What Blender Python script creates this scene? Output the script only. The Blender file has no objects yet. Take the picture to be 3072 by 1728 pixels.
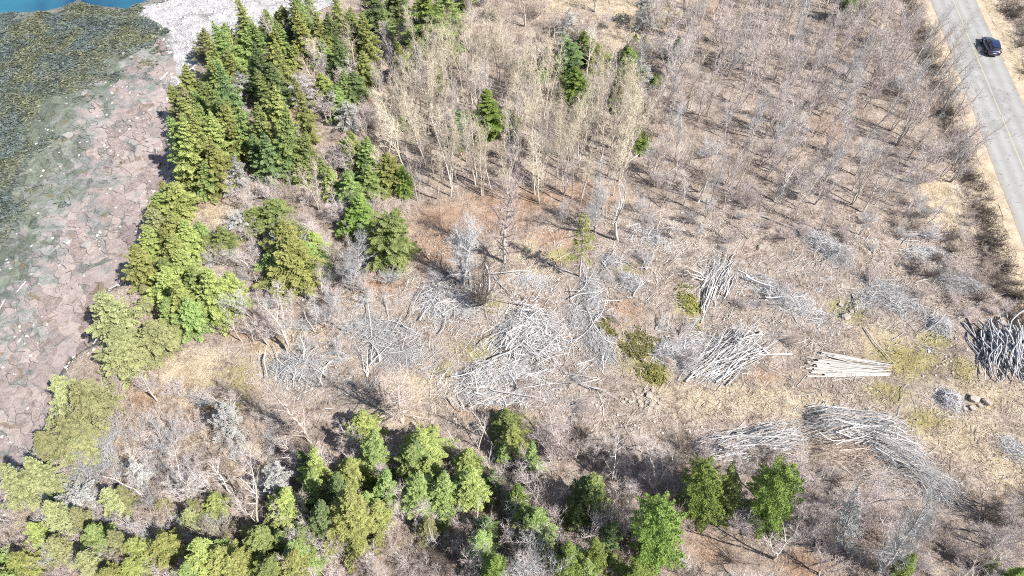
import bpy, math, random
import numpy as np
from mathutils import Vector, Matrix, Quaternion

# ------------------------------------------------------------------ camera, light, exposure
scene = bpy.context.scene
COL = scene.collection
FPX, PITCH, CAMH = 2048.0, math.radians(53.0), 58.0
cam = bpy.data.cameras.new('camera')
cam.sensor_width = 36.0
cam.lens = 36.0 * FPX / 3072.0
cam.clip_start = 0.5
cam.clip_end = 4000.0
camo = bpy.data.objects.new('camera', cam)
camo.location = (0, 0, CAMH)
camo.rotation_euler = (math.pi / 2 - PITCH, 0, 0)
COL.objects.link(camo)
scene.camera = camo

SUN_EL = math.radians(47.0)
SUN_AZ = math.atan2(0.845, -0.535)            # measured from +Y towards +X
world = bpy.data.worlds.new('World')
scene.world = world
world.use_nodes = True
wn = world.node_tree.nodes
sky = wn.new('ShaderNodeTexSky')
sky.sky_type = 'NISHITA'
sky.sun_disc = False
sky.sun_elevation = SUN_EL
sky.sun_rotation = SUN_AZ
world.node_tree.links.new(sky.outputs[0], wn['Background'].inputs[0])
wn['Background'].inputs[1].default_value = 0.075
sl = bpy.data.lights.new('sun', 'SUN')
sl.energy = 5.0
sl.angle = math.radians(0.5)
sl.color = (1.0, 0.955, 0.89)
so = bpy.data.objects.new('sun', sl)
sdir = Vector((math.sin(SUN_AZ) * math.cos(SUN_EL), math.cos(SUN_AZ) * math.cos(SUN_EL), math.sin(SUN_EL)))
so.rotation_euler = sdir.to_track_quat('Z', 'Y').to_euler()
so.location = (60, -60, 90)
COL.objects.link(so)
scene.view_settings.view_transform = 'Standard'
scene.view_settings.look = 'None'
scene.view_settings.exposure = 1.12
scene.view_settings.gamma = 1.0
scene.cycles.max_bounces = 5
scene.cycles.diffuse_bounces = 3
scene.cycles.transparent_max_bounces = 4
scene.cycles.use_denoising = False
scene.cycles.filter_width = 1.0

# ------------------------------------------------------------------ geometry helpers
S_, C_ = math.sin(PITCH), math.cos(PITCH)
K = 1024.0 / 2576.0
ORI = {1: (0, 0), 2: (1024, 0), 3: (2048, 0), 4: (0, 576), 5: (1024, 576), 6: (2048, 576),
       7: (0, 1152), 8: (1024, 1152), 9: (2048, 1152)}
def P(c, x, y):
    return ORI[c][0] + x * K, ORI[c][1] + y * K
def G(px, py, z=0.0):
    """photo pixel -> point on the level z"""
    u, v = (px - 1536) / FPX, (864 - py) / FPX
    t = (CAMH - z) / (S_ - v * C_)
    return np.array([u * t, (C_ + v * S_) * t])
def GP(c, x, y, z=0.0):
    return G(*P(c, x, y), z)
def depth_at(X, Y, z=0.0):
    return Y * C_ + (CAMH - z) * S_
def tip_height(Y, py):
    v = (864 - py) / FPX
    return CAMH + Y * (v * C_ - S_) / (C_ + v * S_)

def hash2(ix, iy, seed):
    n = (ix.astype(np.int64) * 374761393 + iy.astype(np.int64) * 668265263 + seed * 1442695041) & 0x7fffffff
    n = ((n ^ (n >> 13)) * 1274126177) & 0x7fffffff
    n = (n ^ (n >> 16)) & 0x7fffffff
    return n / 2147483647.0
def vnoise(x, y, seed=0):
    x = np.asarray(x, float); y = np.asarray(y, float)
    ix, iy = np.floor(x), np.floor(y)
    fx, fy = x - ix, y - iy
    fx, fy = fx * fx * (3 - 2 * fx), fy * fy * (3 - 2 * fy)
    a, b = hash2(ix, iy, seed), hash2(ix + 1, iy, seed)
    c, d = hash2(ix, iy + 1, seed), hash2(ix + 1, iy + 1, seed)
    return (a * (1 - fx) + b * fx) * (1 - fy) + (c * (1 - fx) + d * fx) * fy
def fbm(x, y, seed=0, oct=4):
    r, a, s = 0, 0.5, 1.0
    for k in range(oct):
        r = r + a * vnoise(np.asarray(x) * s, np.asarray(y) * s, seed + k * 17)
        a *= 0.5; s *= 2.03
    return r
def sstep(a, b, x):
    t = np.clip((x - a) / (b - a), 0, 1)
    return t * t * (3 - 2 * t)
def poly_dist(x, y, pts, closed=False):
    x = np.asarray(x, float); y = np.asarray(y, float)
    best = np.full(x.shape, 1e9)
    n = len(pts)
    for i in range(n if closed else n - 1):
        ax, ay = pts[i]; bx, by = pts[(i + 1) % n]
        dx, dy = bx - ax, by - ay
        L = dx * dx + dy * dy + 1e-9
        t = np.clip(((x - ax) * dx + (y - ay) * dy) / L, 0, 1)
        best = np.minimum(best, np.hypot(x - ax - t * dx, y - ay - t * dy))
    return best
def in_poly(x, y, pts):
    x = np.asarray(x, float); y = np.asarray(y, float)
    r = np.zeros(x.shape, bool)
    n = len(pts)
    for i in range(n):
        ax, ay = pts[i]; bx, by = pts[(i + 1) % n]
        if ay == by: continue
        c = ((ay > y) != (by > y)) & (x < (bx - ax) * (y - ay) / (by - ay) + ax)
        r ^= c
    return r
def sdist(x, y, pts):
    return np.where(in_poly(x, y, pts), 1, -1) * poly_dist(x, y, pts, True)

# ------------------------------------------------------------------ terrain
COAST_PX = [(1060, -60), (1010, 10), (900, 60), (750, 118), (640, 165), (585, 200), (555, 260), (535, 340),
            (530, 450), (545, 540), (505, 590), (448, 650), (425, 740), (418, 840), (372, 862), (318, 885),
            (322, 985), (312, 1040), (252, 1062), (205, 1110), (195, 1200), (155, 1290), (100, 1370), (82, 1440),
            (105, 1510), (62, 1560), (-20, 1592)]
COAST = [(10., 900.), (-8., 160.)] + [tuple(G(*p)) for p in COAST_PX] + [(-58., 12.), (-80., -60.), (-90., -900.)]
LANDPOLY = COAST + [(1500., -900.), (1500., 900.)]
WATER_PX = [(-900, 60), (-200, 58), (0, 44), (60, 42), (130, 38), (200, 22), (232, 6), (262, 20), (350, 28), (385, 36),
            (400, 22), (440, 6), (520, -25), (640, -70)]
WZ = -2.75
WATERPOLY = [tuple(G(*p, z=WZ)) for p in WATER_PX] + [(-20., 240.), (0., 1400.), (-1500., 1400.), (-1500., 60.)]
def terrain(x, y):
    x = np.asarray(x, float); y = np.asarray(y, float)
    d = np.clip(sdist(x, y, LANDPOLY), -60, 60)
    n = (fbm(x * 0.12, y * 0.12, 3) - 0.47)
    n2 = (fbm(x * 0.6, y * 0.6, 9, 3) - 0.44)
    land = 0.9 * n * sstep(0, 6, d) + 0.22 * n2
    bank = -1.45 * sstep(0.0, 2.4, -d) - 0.030 * np.clip(-d - 2.0, 0, 60)
    shore = bank + 0.22 * n + 0.035 * n2
    z = np.where(d > 0, land, shore)
    # the road bed and its ditch
    s = (x - RD0[0]) * RN[0] + (y - RD0[1]) * RN[1]
    bed = sstep(RW / 2 + 3.0, RW / 2 + 2.0, np.abs(s))
    ditch = -0.30 * np.exp(-((np.abs(s) - RW / 2 - 4.0) / 0.9) ** 2)
    z = z * (1 - sstep(RW / 2 + 6, RW / 2 + 2.6, np.abs(s))) + ditch
    z = z * (1 - bed) + bed * 0.0
    w = sdist(x, y, WATERPOLY)
    z = np.where(w > -3, np.minimum(z, WZ + 0.12 - 0.25 * (w + 0.0) * (w > -0.5)), z)
    z = np.where(w > 0, np.maximum(z, WZ - 1.6), z)
    return z
# road: left edge and width from the photograph
_a, _b = G(2791, 0), G(3010, 576)
RT = (_a - _b) / np.linalg.norm(_a - _b)       # along the road, away from the camera
RN = np.array([RT[1], -RT[0]])                 # to the right
_w = np.mean([np.dot(G(*p) - _b, RN) for p in ((2938, 0), (3006, 200), (3072, 314))])
RW = float(_w)
RD0 = _b + RN * RW / 2
def road_s(x, y):
    return (np.asarray(x) - RD0[0]) * RN[0] + (np.asarray(y) - RD0[1]) * RN[1]
terrain_exact = terrain
GX = np.arange(-110, 112, .42); GY = np.arange(-4, 132, .42)
_gx, _gy = np.meshgrid(GX, GY, indexing='ij')
GZ = terrain_exact(_gx.ravel(), _gy.ravel()).reshape(_gx.shape)
GD = sdist(_gx.ravel(), _gy.ravel(), LANDPOLY).reshape(_gx.shape)
def grid_lookup(A, x, y):
    fx = np.clip((np.asarray(x, float) - GX[0]) / .42, 0, len(GX) - 1.001); fy = np.clip((np.asarray(y, float) - GY[0]) / .42, 0, len(GY) - 1.001)
    i, j = fx.astype(int), fy.astype(int); u, v = fx - i, fy - j
    return (A[i, j] * (1 - u) + A[i + 1, j] * u) * (1 - v) + (A[i, j + 1] * (1 - u) + A[i + 1, j + 1] * u) * v
def terrain(x, y):
    return grid_lookup(GZ, x, y)
def coast_d(x, y):
    return grid_lookup(GD, x, y)
def tz(x, y):
    return float(terrain(x, y))

# ------------------------------------------------------------------ mesh building
class MB:
    """collects triangles with a material index and a random or painted-shade value per vertex"""
    def __init__(s):
        s.v, s.f, s.m, s.r, s.n = [], [], [], [], 0
    def add(s, v, f, mi=0, rnd=None):
        v = np.asarray(v, float).reshape(-1, 3); f = np.asarray(f, np.int64).reshape(-1, 3)
        s.v.append(v); s.f.append(f + s.n); s.m.append(np.full(len(f), mi, np.int32))
        if rnd is None: rnd = 0.5
        s.r.append(np.broadcast_to(np.asarray(rnd, float), (len(v),)))
        s.n += len(v)
    def tube(s, pts, rad, sides=5, mi=0, caps=False, capmi=None, rnd=None):
        pts = np.asarray(pts, float); rad = np.asarray(rad, float); n = len(pts)
        tan = np.gradient(pts, axis=0)
        tan /= np.linalg.norm(tan, axis=1, keepdims=True) + 1e-9
        ref = np.array([0, 0, 1.0]) if abs(tan[0][2]) < 0.8 else np.array([1.0, 0, 0])
        A = np.cross(tan, ref); A /= np.linalg.norm(A, axis=1, keepdims=True) + 1e-9
        B = np.cross(tan, A)
        th = np.arange(sides) * 2 * math.pi / sides
        V = (pts[:, None, :] + rad[:, None, None] * (np.cos(th)[None, :, None] * A[:, None, :] + np.sin(th)[None, :, None] * B[:, None, :])).reshape(-1, 3)
        F = []
        for i in range(n - 1):
            for k in range(sides):
                a, b = i * sides + k, i * sides + (k + 1) % sides
                F += [(a, a + sides, b), (b, a + sides, b + sides)]
        s.add(V, F, mi, rnd)
        if caps:
            for i, o in ((0, 1), (n - 1, -1)):
                ring = V[i * sides:(i + 1) * sides]
                s.add(np.vstack([ring, pts[i]]), [((k, (k + 1) % sides, sides) if o == 1 else ((k + 1) % sides, k, sides)) for k in range(sides)], mi if capmi is None else capmi, rnd)
    def spikes(s, p0, p1, r, mi=0, rnd=None):
        p0 = np.asarray(p0, float); p1 = np.asarray(p1, float); n = len(p0)
        if n == 0: return
        d = p1 - p0; d /= np.linalg.norm(d, axis=1, keepdims=True) + 1e-9
        ref = np.where(np.abs(d[:, 2:3]) < 0.8, np.array([[0, 0, 1.0]]), np.array([[1.0, 0, 0]]))
        A = np.cross(d, ref); A /= np.linalg.norm(A, axis=1, keepdims=True) + 1e-9
        B = np.cross(d, A)
        r = np.broadcast_to(np.asarray(r, float), (n,))[:, None]
        V = np.stack([p0 + r * A, p0 + r * (-0.5 * A + 0.87 * B), p0 + r * (-0.5 * A - 0.87 * B), p1], 1).reshape(-1, 3)
        o = (np.arange(n) * 4)[:, None]
        F = np.concatenate([o + np.array([[0, 1, 3]]), o + np.array([[1, 2, 3]]), o + np.array([[2, 0, 3]])], 1).reshape(-1, 3)
        s.add(V, F, mi, None if rnd is None else np.repeat(np.broadcast_to(rnd, (n,)), 4))
    def blades(s, p0, p1, r, mi=0, rnd=None, seed=3):
        p0 = np.asarray(p0, float); p1 = np.asarray(p1, float); n = len(p0)
        if n == 0: return
        d = p1 - p0; q = np.random.default_rng(seed).normal(0, 1, (n, 3)); A = np.cross(d, q); A /= np.linalg.norm(A, axis=1, keepdims=True) + 1e-9
        r = np.broadcast_to(np.asarray(r, float), (n,))[:, None]
        V = np.stack([p0 + r * A, p0 - r * A, p1], 1).reshape(-1, 3)
        s.add(V, np.arange(n * 3).reshape(-1, 3), mi, None if rnd is None else np.repeat(np.broadcast_to(rnd, (n,)), 3))
    def diamonds(s, c, a, nrm, l, w, mi=0, rnd=None):
        a = a / (np.linalg.norm(a, axis=1, keepdims=True) + 1e-9)
        b = np.cross(nrm, a); b /= np.linalg.norm(b, axis=1, keepdims=True) + 1e-9
        l = np.broadcast_to(l, (len(c),))[:, None]; w = np.broadcast_to(w, (len(c),))[:, None]
        V = np.stack([c - a * l * .5, c + b * w * .5 - a * l * .05, c + a * l * .5, c - b * w * .5 - a * l * .05], 1).reshape(-1, 3)
        o = (np.arange(len(c)) * 4)[:, None]
        F = np.concatenate([o + np.array([[0, 1, 2]]), o + np.array([[0, 2, 3]])], 1).reshape(-1, 3)
        s.add(V, F, mi, None if rnd is None else np.repeat(np.broadcast_to(rnd, (len(c),)), 4))
    def mesh(s, name, mats, smooth=False):
        v = np.concatenate(s.v) if s.v else np.zeros((0, 3)); f = np.concatenate(s.f) if s.f else np.zeros((0, 3), int)
        me = bpy.data.meshes.new(name)
        me.vertices.add(len(v)); me.vertices.foreach_set('co', v.astype(np.float32).ravel())
        me.loops.add(len(f) * 3); me.loops.foreach_set('vertex_index', f.astype(np.int32).ravel())
        me.polygons.add(len(f))
        me.polygons.foreach_set('loop_start', np.arange(0, len(f) * 3, 3, dtype=np.int32))
        me.polygons.foreach_set('loop_total', np.full(len(f), 3, np.int32))
        for m in mats: me.materials.append(m)
        if f.size:
            me.polygons.foreach_set('material_index', np.concatenate(s.m))
            at = me.attributes.new('rnd', 'FLOAT', 'POINT'); at.data.foreach_set('value', np.concatenate(s.r).astype(np.float32))
        me.update(calc_edges=True)
        me.polygons.foreach_set('use_smooth', np.full(len(f), bool(smooth)))
        return me

def link(name, data, parent=None, loc=None):
    o = bpy.data.objects.new(name, data); COL.objects.link(o)
    if parent is not None: o.parent = parent
    if loc is not None: o.location = loc
    return o
def tag(o, label=None, cat=None, group=None, kind=None):
    if label: o['label'] = label
    if cat: o['category'] = cat
    if group: o['group'] = group
    if kind: o['kind'] = kind
    return o

# ------------------------------------------------------------------ materials
def new_mat(name):
    m = bpy.data.materials.new(name); m.use_nodes = True
    nt = m.node_tree; b = nt.nodes['Principled BSDF']
    b.inputs['Specular IOR Level'].default_value = 0.25
    return m, nt, b
def ramp(nt, fac, stops):
    r = nt.nodes.new('ShaderNodeValToRGB'); e = r.color_ramp.elements
    while len(e) > 1: e.remove(e[0])
    for i, (p, c) in enumerate(stops):
        x = e[0] if i == 0 else e.new(p)
        x.position = p; x.color = (c[0], c[1], c[2], 1)
    nt.links.new(fac, r.inputs[0]); return r.outputs[0]
def noise(nt, scale, detail=4, rough=0.55, vec=None, dist=0.0):
    n = nt.nodes.new('ShaderNodeTexNoise'); n.inputs['Scale'].default_value = scale
    n.inputs['Detail'].default_value = detail; n.inputs['Roughness'].default_value = rough; n.inputs['Distortion'].default_value = dist
    if vec is not None: nt.links.new(vec, n.inputs['Vector'])
    return n.outputs[0]
def mixc(nt, fac, a, b, blend='MIX'):
    m = nt.nodes.new('ShaderNodeMix'); m.data_type = 'RGBA'; m.blend_type = blend; m.clamp_factor = True
    def put(sock, v):
        if hasattr(v, 'is_output') or isinstance(v, bpy.types.NodeSocket): nt.links.new(v, sock)
        elif isinstance(v, (tuple, list)): sock.default_value = (v[0], v[1], v[2], 1)
        else: sock.default_value = v
    put(m.inputs[0], fac); put(m.inputs[6], a); put(m.inputs[7], b)
    return m.outputs[2]
def math_(nt, op, a, b=0.0):
    m = nt.nodes.new('ShaderNodeMath'); m.operation = op
    for i, v in enumerate((a, b)):
        if isinstance(v, bpy.types.NodeSocket): nt.links.new(v, m.inputs[i])
        else: m.inputs[i].default_value = v
    return m.outputs[0]
def attr(nt, name):
    a = nt.nodes.new('ShaderNodeAttribute'); a.attribute_name = name; return a.outputs['Fac']
def pos(nt):
    return nt.nodes.new('ShaderNodeNewGeometry').outputs['Position']
def objrnd(nt):
    return nt.nodes.new('ShaderNodeObjectInfo').outputs['Random']
def bump(nt, b, h, strength=0.6, dist=0.1):
    n = nt.nodes.new('ShaderNodeBump'); n.inputs['Strength'].default_value = strength; n.inputs['Distance'].default_value = dist
    nt.links.new(h, n.inputs['Height']); nt.links.new(n.outputs[0], b.inputs['Normal'])

def foliage_mat(name, c_dark, c_mid, c_tip, trans=0.25):
    """needle foliage: rnd paints shaded crown insides and sunlit tips, with variation by spray and tree"""
    m, nt, b = new_mat(name)
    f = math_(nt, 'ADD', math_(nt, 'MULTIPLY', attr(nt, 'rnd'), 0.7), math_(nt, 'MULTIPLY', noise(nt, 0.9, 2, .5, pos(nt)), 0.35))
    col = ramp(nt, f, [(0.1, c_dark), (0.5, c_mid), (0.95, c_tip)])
    h = nt.nodes.new('ShaderNodeHueSaturation')
    nt.links.new(col, h.inputs['Color'])
    r = objrnd(nt)
    nt.links.new(math_(nt, 'ADD', math_(nt, 'MULTIPLY', r, 0.035), 0.492), h.inputs['Hue'])
    nt.links.new(math_(nt, 'ADD', math_(nt, 'MULTIPLY', r, 0.5), 0.78), h.inputs['Value'])
    h.inputs['Saturation'].default_value = 1.0
    nt.links.new(h.outputs[0], b.inputs['Base Color'])
    b.inputs['Roughness'].default_value = 0.6
    t = nt.nodes.new('ShaderNodeBsdfTranslucent'); nt.links.new(h.outputs[0], t.inputs[0])
    mx = nt.nodes.new('ShaderNodeMixShader'); mx.inputs[0].default_value = trans
    nt.links.new(b.outputs[0], mx.inputs[1]); nt.links.new(t.outputs[0], mx.inputs[2])
    nt.links.new(mx.outputs[0], nt.nodes['Material Output'].inputs[0])
    return m
def wood_mat(name, c0, c1, c2=None, scale=3.0, rough=0.8):
    m, nt, b = new_mat(name)
    f = math_(nt, 'ADD', math_(nt, 'ADD', math_(nt, 'MULTIPLY', noise(nt, scale, 3, .6, pos(nt)), 0.38), math_(nt, 'MULTIPLY', noise(nt, scale * 5, 3, .7, pos(nt)), 0.26)),
              math_(nt, 'ADD', math_(nt, 'MULTIPLY', objrnd(nt), 0.3), math_(nt, 'MULTIPLY', attr(nt, 'rnd'), 0.3)))
    st = [(0.3, c0), (0.85, c1)] + ([(1.0, c2)] if c2 else [])
    nt.links.new(ramp(nt, f, st), b.inputs['Base Color'])
    b.inputs['Roughness'].default_value = rough
    return m

M = {}
M['f_y'] = foliage_mat('foliage_yellow_green', (.075, .090, .028), (.25, .275, .085), (.46, .46, .17), .34)
M['f_g'] = foliage_mat('foliage_green', (.065, .095, .032), (.205, .26, .088), (.39, .43, .16), .36)
M['f_d'] = foliage_mat('foliage_dark_green', (.048, .078, .034), (.140, .195, .082), (.28, .33, .135), .34)
M['f_b'] = foliage_mat('foliage_bright_green', (.058, .088, .020), (.165, .225, .052), (.29, .345, .095), .34)
M['f_p'] = foliage_mat('foliage_pale', (.085, .092, .040), (.245, .25, .118), (.42, .41, .21), .32)
M['f_l'] = foliage_mat('foliage_grey_lichen', (.13, .13, .12), (.30, .30, .285), (.45, .45, .43), 0.1)
M['f_m'] = foliage_mat('foliage_olive', (.07, .07, .022), (.19, .18, .052), (.30, .28, .09))
M['bark_dark'] = wood_mat('bark_dark', (.07, .055, .045), (.17, .145, .125))
M['bark_birch'] = wood_mat('bark_birch', (.30, .27, .24), (.68, .64, .59), (.78, .75, .71), 2.2)
M['bark_aspen'] = wood_mat('bark_aspen', (.32, .28, .235), (.58, .53, .465), (.66, .62, .55), 2.0)
M['bark_grey'] = wood_mat('bark_grey', (.24, .21, .20), (.52, .48, .455), (.62, .59, .56), 2.5)
M['twig_purple'] = wood_mat('twig_purple', (.34, .285, .27), (.62, .55, .53))
M['twig_brown'] = wood_mat('twig_brown', (.27, .21, .17), (.52, .435, .37))
M['twig_cream'] = wood_mat('twig_cream', (.34, .29, .21), (.62, .55, .43))
M['twig_grey'] = wood_mat('twig_grey', (.26, .26, .265), (.54, .54, .545))
M['twig_pink'] = wood_mat('twig_pink', (.32, .255, .245), (.58, .50, .48))
M['twig_dark'] = wood_mat('twig_dark', (.06, .048, .043), (.15, .12, .105))
M['dead_wood'] = wood_mat('dead_wood', (.21, .205, .205), (.54, .53, .525), (.67, .655, .645), 2.5)
M['dead_wood_dark'] = wood_mat('dead_wood_dark', (.19, .19, .20), (.42, .42, .44), (.55, .55, .57), 2.5)
M['log_bark'] = wood_mat('log_bark', (.17, .155, .14), (.47, .45, .425), (.60, .58, .55), 3.5)
M['cut_wood'] = wood_mat('cut_wood', (.42, .32, .2), (.62, .5, .34))
M['straw'] = wood_mat('straw', (.30, .235, .155), (.56, .475, .34), (.64, .56, .43), 0.6)
M['litter'] = wood_mat('litter', (.28, .22, .17), (.62, .55, .48), (.7, .65, .6), 0.7)

def stone_mat(name, c0, c1, c2, scale=1.5):
    m, nt, b = new_mat(name)
    f = math_(nt, 'ADD', math_(nt, 'MULTIPLY', noise(nt, scale, 5, .6, pos(nt)), 0.75), math_(nt, 'MULTIPLY', attr(nt, 'rnd'), 0.3))
    nt.links.new(ramp(nt, f, [(0.2, c0), (0.55, c1), (0.85, c2)]), b.inputs['Base Color'])
    b.inputs['Roughness'].default_value = 0.85
    bump(nt, b, noise(nt, 9, 5, .6, pos(nt)), .5, .05)
    return m
M['boulder'] = stone_mat('boulder', (.20, .175, .15), (.40, .36, .315), (.56, .51, .46), 3.0)
M['shore_stone'] = stone_mat('shore_stone', (.18, .18, .17), (.33, .33, .31), (.46, .45, .42))
M['pebble'] = stone_mat('pebble', (.26, .24, .22), (.48, .44, .41), (.66, .62, .59), .8)
M['white_stone'] = stone_mat('white_stone', (.40, .39, .39), (.52, .51, .51), (.62, .61, .61))

def ground_mat():
    m, nt, b = new_mat('ground_litter')
    p = pos(nt)
    n1 = noise(nt, 0.55, 5, .62, p, .6); n2 = noise(nt, 2.6, 6, .7, p, .8); n3 = noise(nt, 9.0, 5, .7, p)
    f = math_(nt, 'ADD', math_(nt, 'MULTIPLY', n1, .35), math_(nt, 'ADD', math_(nt, 'MULTIPLY', n2, .35), math_(nt, 'MULTIPLY', n3, .30)))
    lit = ramp(nt, f, [(.36, (.075, .057, .047)), (.44, (.185, .147, .122)), (.50, (.295, .244, .208)), (.57, (.41, .35, .308)), (.66, (.54, .475, .43))])
    rus = ramp(nt, f, [(.36, (.10, .06, .04)), (.46, (.25, .165, .115)), (.56, (.37, .265, .195)), (.68, (.47, .36, .28))])
    stw = ramp(nt, f, [(.36, (.20, .15, .095)), (.46, (.36, .29, .20)), (.56, (.50, .425, .315)), (.68, (.64, .57, .46))])
    mos = ramp(nt, f, [(.36, (.10, .08, .03)), (.46, (.23, .20, .085)), (.56, (.34, .295, .145)), (.68, (.46, .40, .27))])
    shr = ramp(nt, f, [(.36, (.06, .06, .055)), (.46, (.14, .145, .135)), (.56, (.22, .22, .21)), (.70, (.34, .33, .31))])
    wed = ramp(nt, f, [(.36, (.035, .037, .022)), (.46, (.075, .078, .042)), (.56, (.115, .117, .066)), (.70, (.18, .175, .13))])
    wht = ramp(nt, f, [(.34, (.20, .195, .195)), (.45, (.33, .32, .325)), (.54, (.47, .46, .47)), (.72, (.57, .56, .57))])
    bs = nt.nodes.new('ShaderNodeMapRange'); bs.inputs[1].default_value = .50; bs.inputs[2].default_value = .66; nt.links.new(noise(nt, .28, 6, .7, p, 1.6), bs.inputs[0])
    wht = mixc(nt, math_(nt, 'MULTIPLY', bs.outputs[0], .75), wht, shr)
    jit = math_(nt, 'ADD', math_(nt, 'MULTIPLY', math_(nt, 'SUBTRACT', n2, .5), 1.5), math_(nt, 'MULTIPLY', math_(nt, 'SUBTRACT', n1, .5), 1.2))
    def edge(name):
        a = math_(nt, 'ADD', attr(nt, name), math_(nt, 'MULTIPLY', jit, 1.0))
        r = nt.nodes.new('ShaderNodeMapRange'); r.inputs[1].default_value = .25; r.inputs[2].default_value = .8
        nt.links.new(a, r.inputs[0]); return r.outputs[0]
    sp = nt.nodes.new('ShaderNodeMapRange'); sp.inputs[1].default_value = .53; sp.inputs[2].default_value = .68; nt.links.new(noise(nt, .30, 6, .68, p, 1.0), sp.inputs[0])
    soil = ramp(nt, f, [(.36, (.06, .046, .038)), (.48, (.15, .118, .096)), (.58, (.25, .205, .172)), (.70, (.40, .35, .31))])
    lit = mixc(nt, math_(nt, 'MULTIPLY', sp.outputs[0], .8), lit, soil)
    c = mixc(nt, edge('m_russet'), lit, rus)
    c = mixc(nt, edge('m_straw'), c, stw)
    c = mixc(nt, edge('m_moss'), c, mos)
    c = mixc(nt, edge('m_shore'), c, shr)
    c = mixc(nt, edge('m_weed'), c, wed)
    c = mixc(nt, edge('m_white'), c, wht)
    nt.links.new(c, b.inputs['Base Color'])
    b.inputs['Roughness'].default_value = .9
    b.inputs['Specular IOR Level'].default_value = .12
    bump(nt, b, f, 1.0, .55)
    return m
M['ground'] = ground_mat()

def rock_mat():
    m, nt, b = new_mat('shore_rock')
    p = pos(nt)
    n1 = noise(nt, .35, 5, .65, p, .8); n2 = noise(nt, 1.1, 7, .72, p, .9); n3 = noise(nt, 6, 5, .75, p, .5)
    t = math_(nt, 'ADD', math_(nt, 'MULTIPLY', n2, .45), math_(nt, 'ADD', math_(nt, 'MULTIPLY', n3, .42), math_(nt, 'MULTIPLY', attr(nt, 'rnd'), .13)))
    pink = ramp(nt, t, [(.34, (.090, .072, .068)), (.44, (.205, .166, .156)), (.53, (.285, .235, .221)), (.68, (.38, .33, .31))])
    grey = ramp(nt, t, [(.34, (.052, .056, .056)), (.44, (.125, .132, .130)), (.53, (.185, .193, .188)), (.68, (.29, .29, .28))])
    gren = ramp(nt, t, [(.34, (.034, .040, .032)), (.44, (.078, .092, .072)), (.53, (.125, .143, .112)), (.68, (.24, .245, .20))])
    f = math_(nt, 'ADD', attr(nt, 'shore_d'), math_(nt, 'MULTIPLY', math_(nt, 'SUBTRACT', n1, .5), 2.2))
    k1 = nt.nodes.new('ShaderNodeMapRange'); k1.inputs[1].default_value = .30; k1.inputs[2].default_value = .62; nt.links.new(f, k1.inputs[0])
    k2 = nt.nodes.new('ShaderNodeMapRange'); k2.inputs[1].default_value = .52; k2.inputs[2].default_value = .86; nt.links.new(f, k2.inputs[0])
    c = mixc(nt, k1.outputs[0], pink, grey); c = mixc(nt, k2.outputs[0], c, gren)
    o = noise(nt, .55, 3, .6, p, 1.0)
    k3 = nt.nodes.new('ShaderNodeMapRange'); k3.inputs[1].default_value = .60; k3.inputs[2].default_value = .67; nt.links.new(o, k3.inputs[0])
    c = mixc(nt, math_(nt, 'MULTIPLY', k3.outputs[0], .7), c, (.13, .10, .055))
    nt.links.new(c, b.inputs['Base Color'])
    b.inputs['Roughness'].default_value = .8
    bump(nt, b, t, .8, .12)
    return m
M['rock'] = rock_mat()

def weed_mat():
    m, nt, b = new_mat('seaweed')
    f = math_(nt, 'ADD', math_(nt, 'MULTIPLY', attr(nt, 'rnd'), .45), math_(nt, 'MULTIPLY', noise(nt, .45, 4, .6, pos(nt), .5), .6))
    nt.links.new(ramp(nt, f, [(.25, (.034, .040, .032)), (.42, (.080, .088, .054)), (.62, (.135, .142, .084)), (.95, (.25, .25, .19))]), b.inputs['Base Color'])
    olive = b.inputs['Base Color'].links[0].from_socket
    teal = ramp(nt, f, [(.25, (.030, .040, .042)), (.5, (.075, .096, .092)), (.75, (.13, .155, .145)), (.95, (.25, .27, .25))])
    k = nt.nodes.new('ShaderNodeMapRange'); k.inputs[1].default_value = .42; k.inputs[2].default_value = .58; nt.links.new(noise(nt, .16, 5, .65, pos(nt), .8), k.inputs[0])
    nt.links.new(mixc(nt, k.outputs[0], olive, teal), b.inputs['Base Color'])
    b.inputs['Roughness'].default_value = .45
    return m
M['weed'] = weed_mat()
def water_mat(name, c0, c1, rough=.08):
    m, nt, b = new_mat(name)
    n = noise(nt, .08, 3, .5, pos(nt), .6)
    nt.links.new(ramp(nt, n, [(.35, c0), (.65, c1)]), b.inputs['Base Color'])
    b.inputs['Roughness'].default_value = rough; b.inputs['IOR'].default_value = 1.33; b.inputs['Specular IOR Level'].default_value = .5
    mp = nt.nodes.new('ShaderNodeMapping'); mp.inputs['Scale'].default_value = (.7, 1.6, 1); nt.links.new(pos(nt), mp.inputs[0])
    bump(nt, b, noise(nt, 1.3, 4, .55, mp.outputs[0], .3), .25, .25)
    return m
M['sea'] = water_mat('sea_water', (.012, .05, .10), (.028, .125, .185))
M['pool'] = water_mat('pool_water', (.030, .034, .075), (.05, .055, .12))

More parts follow.
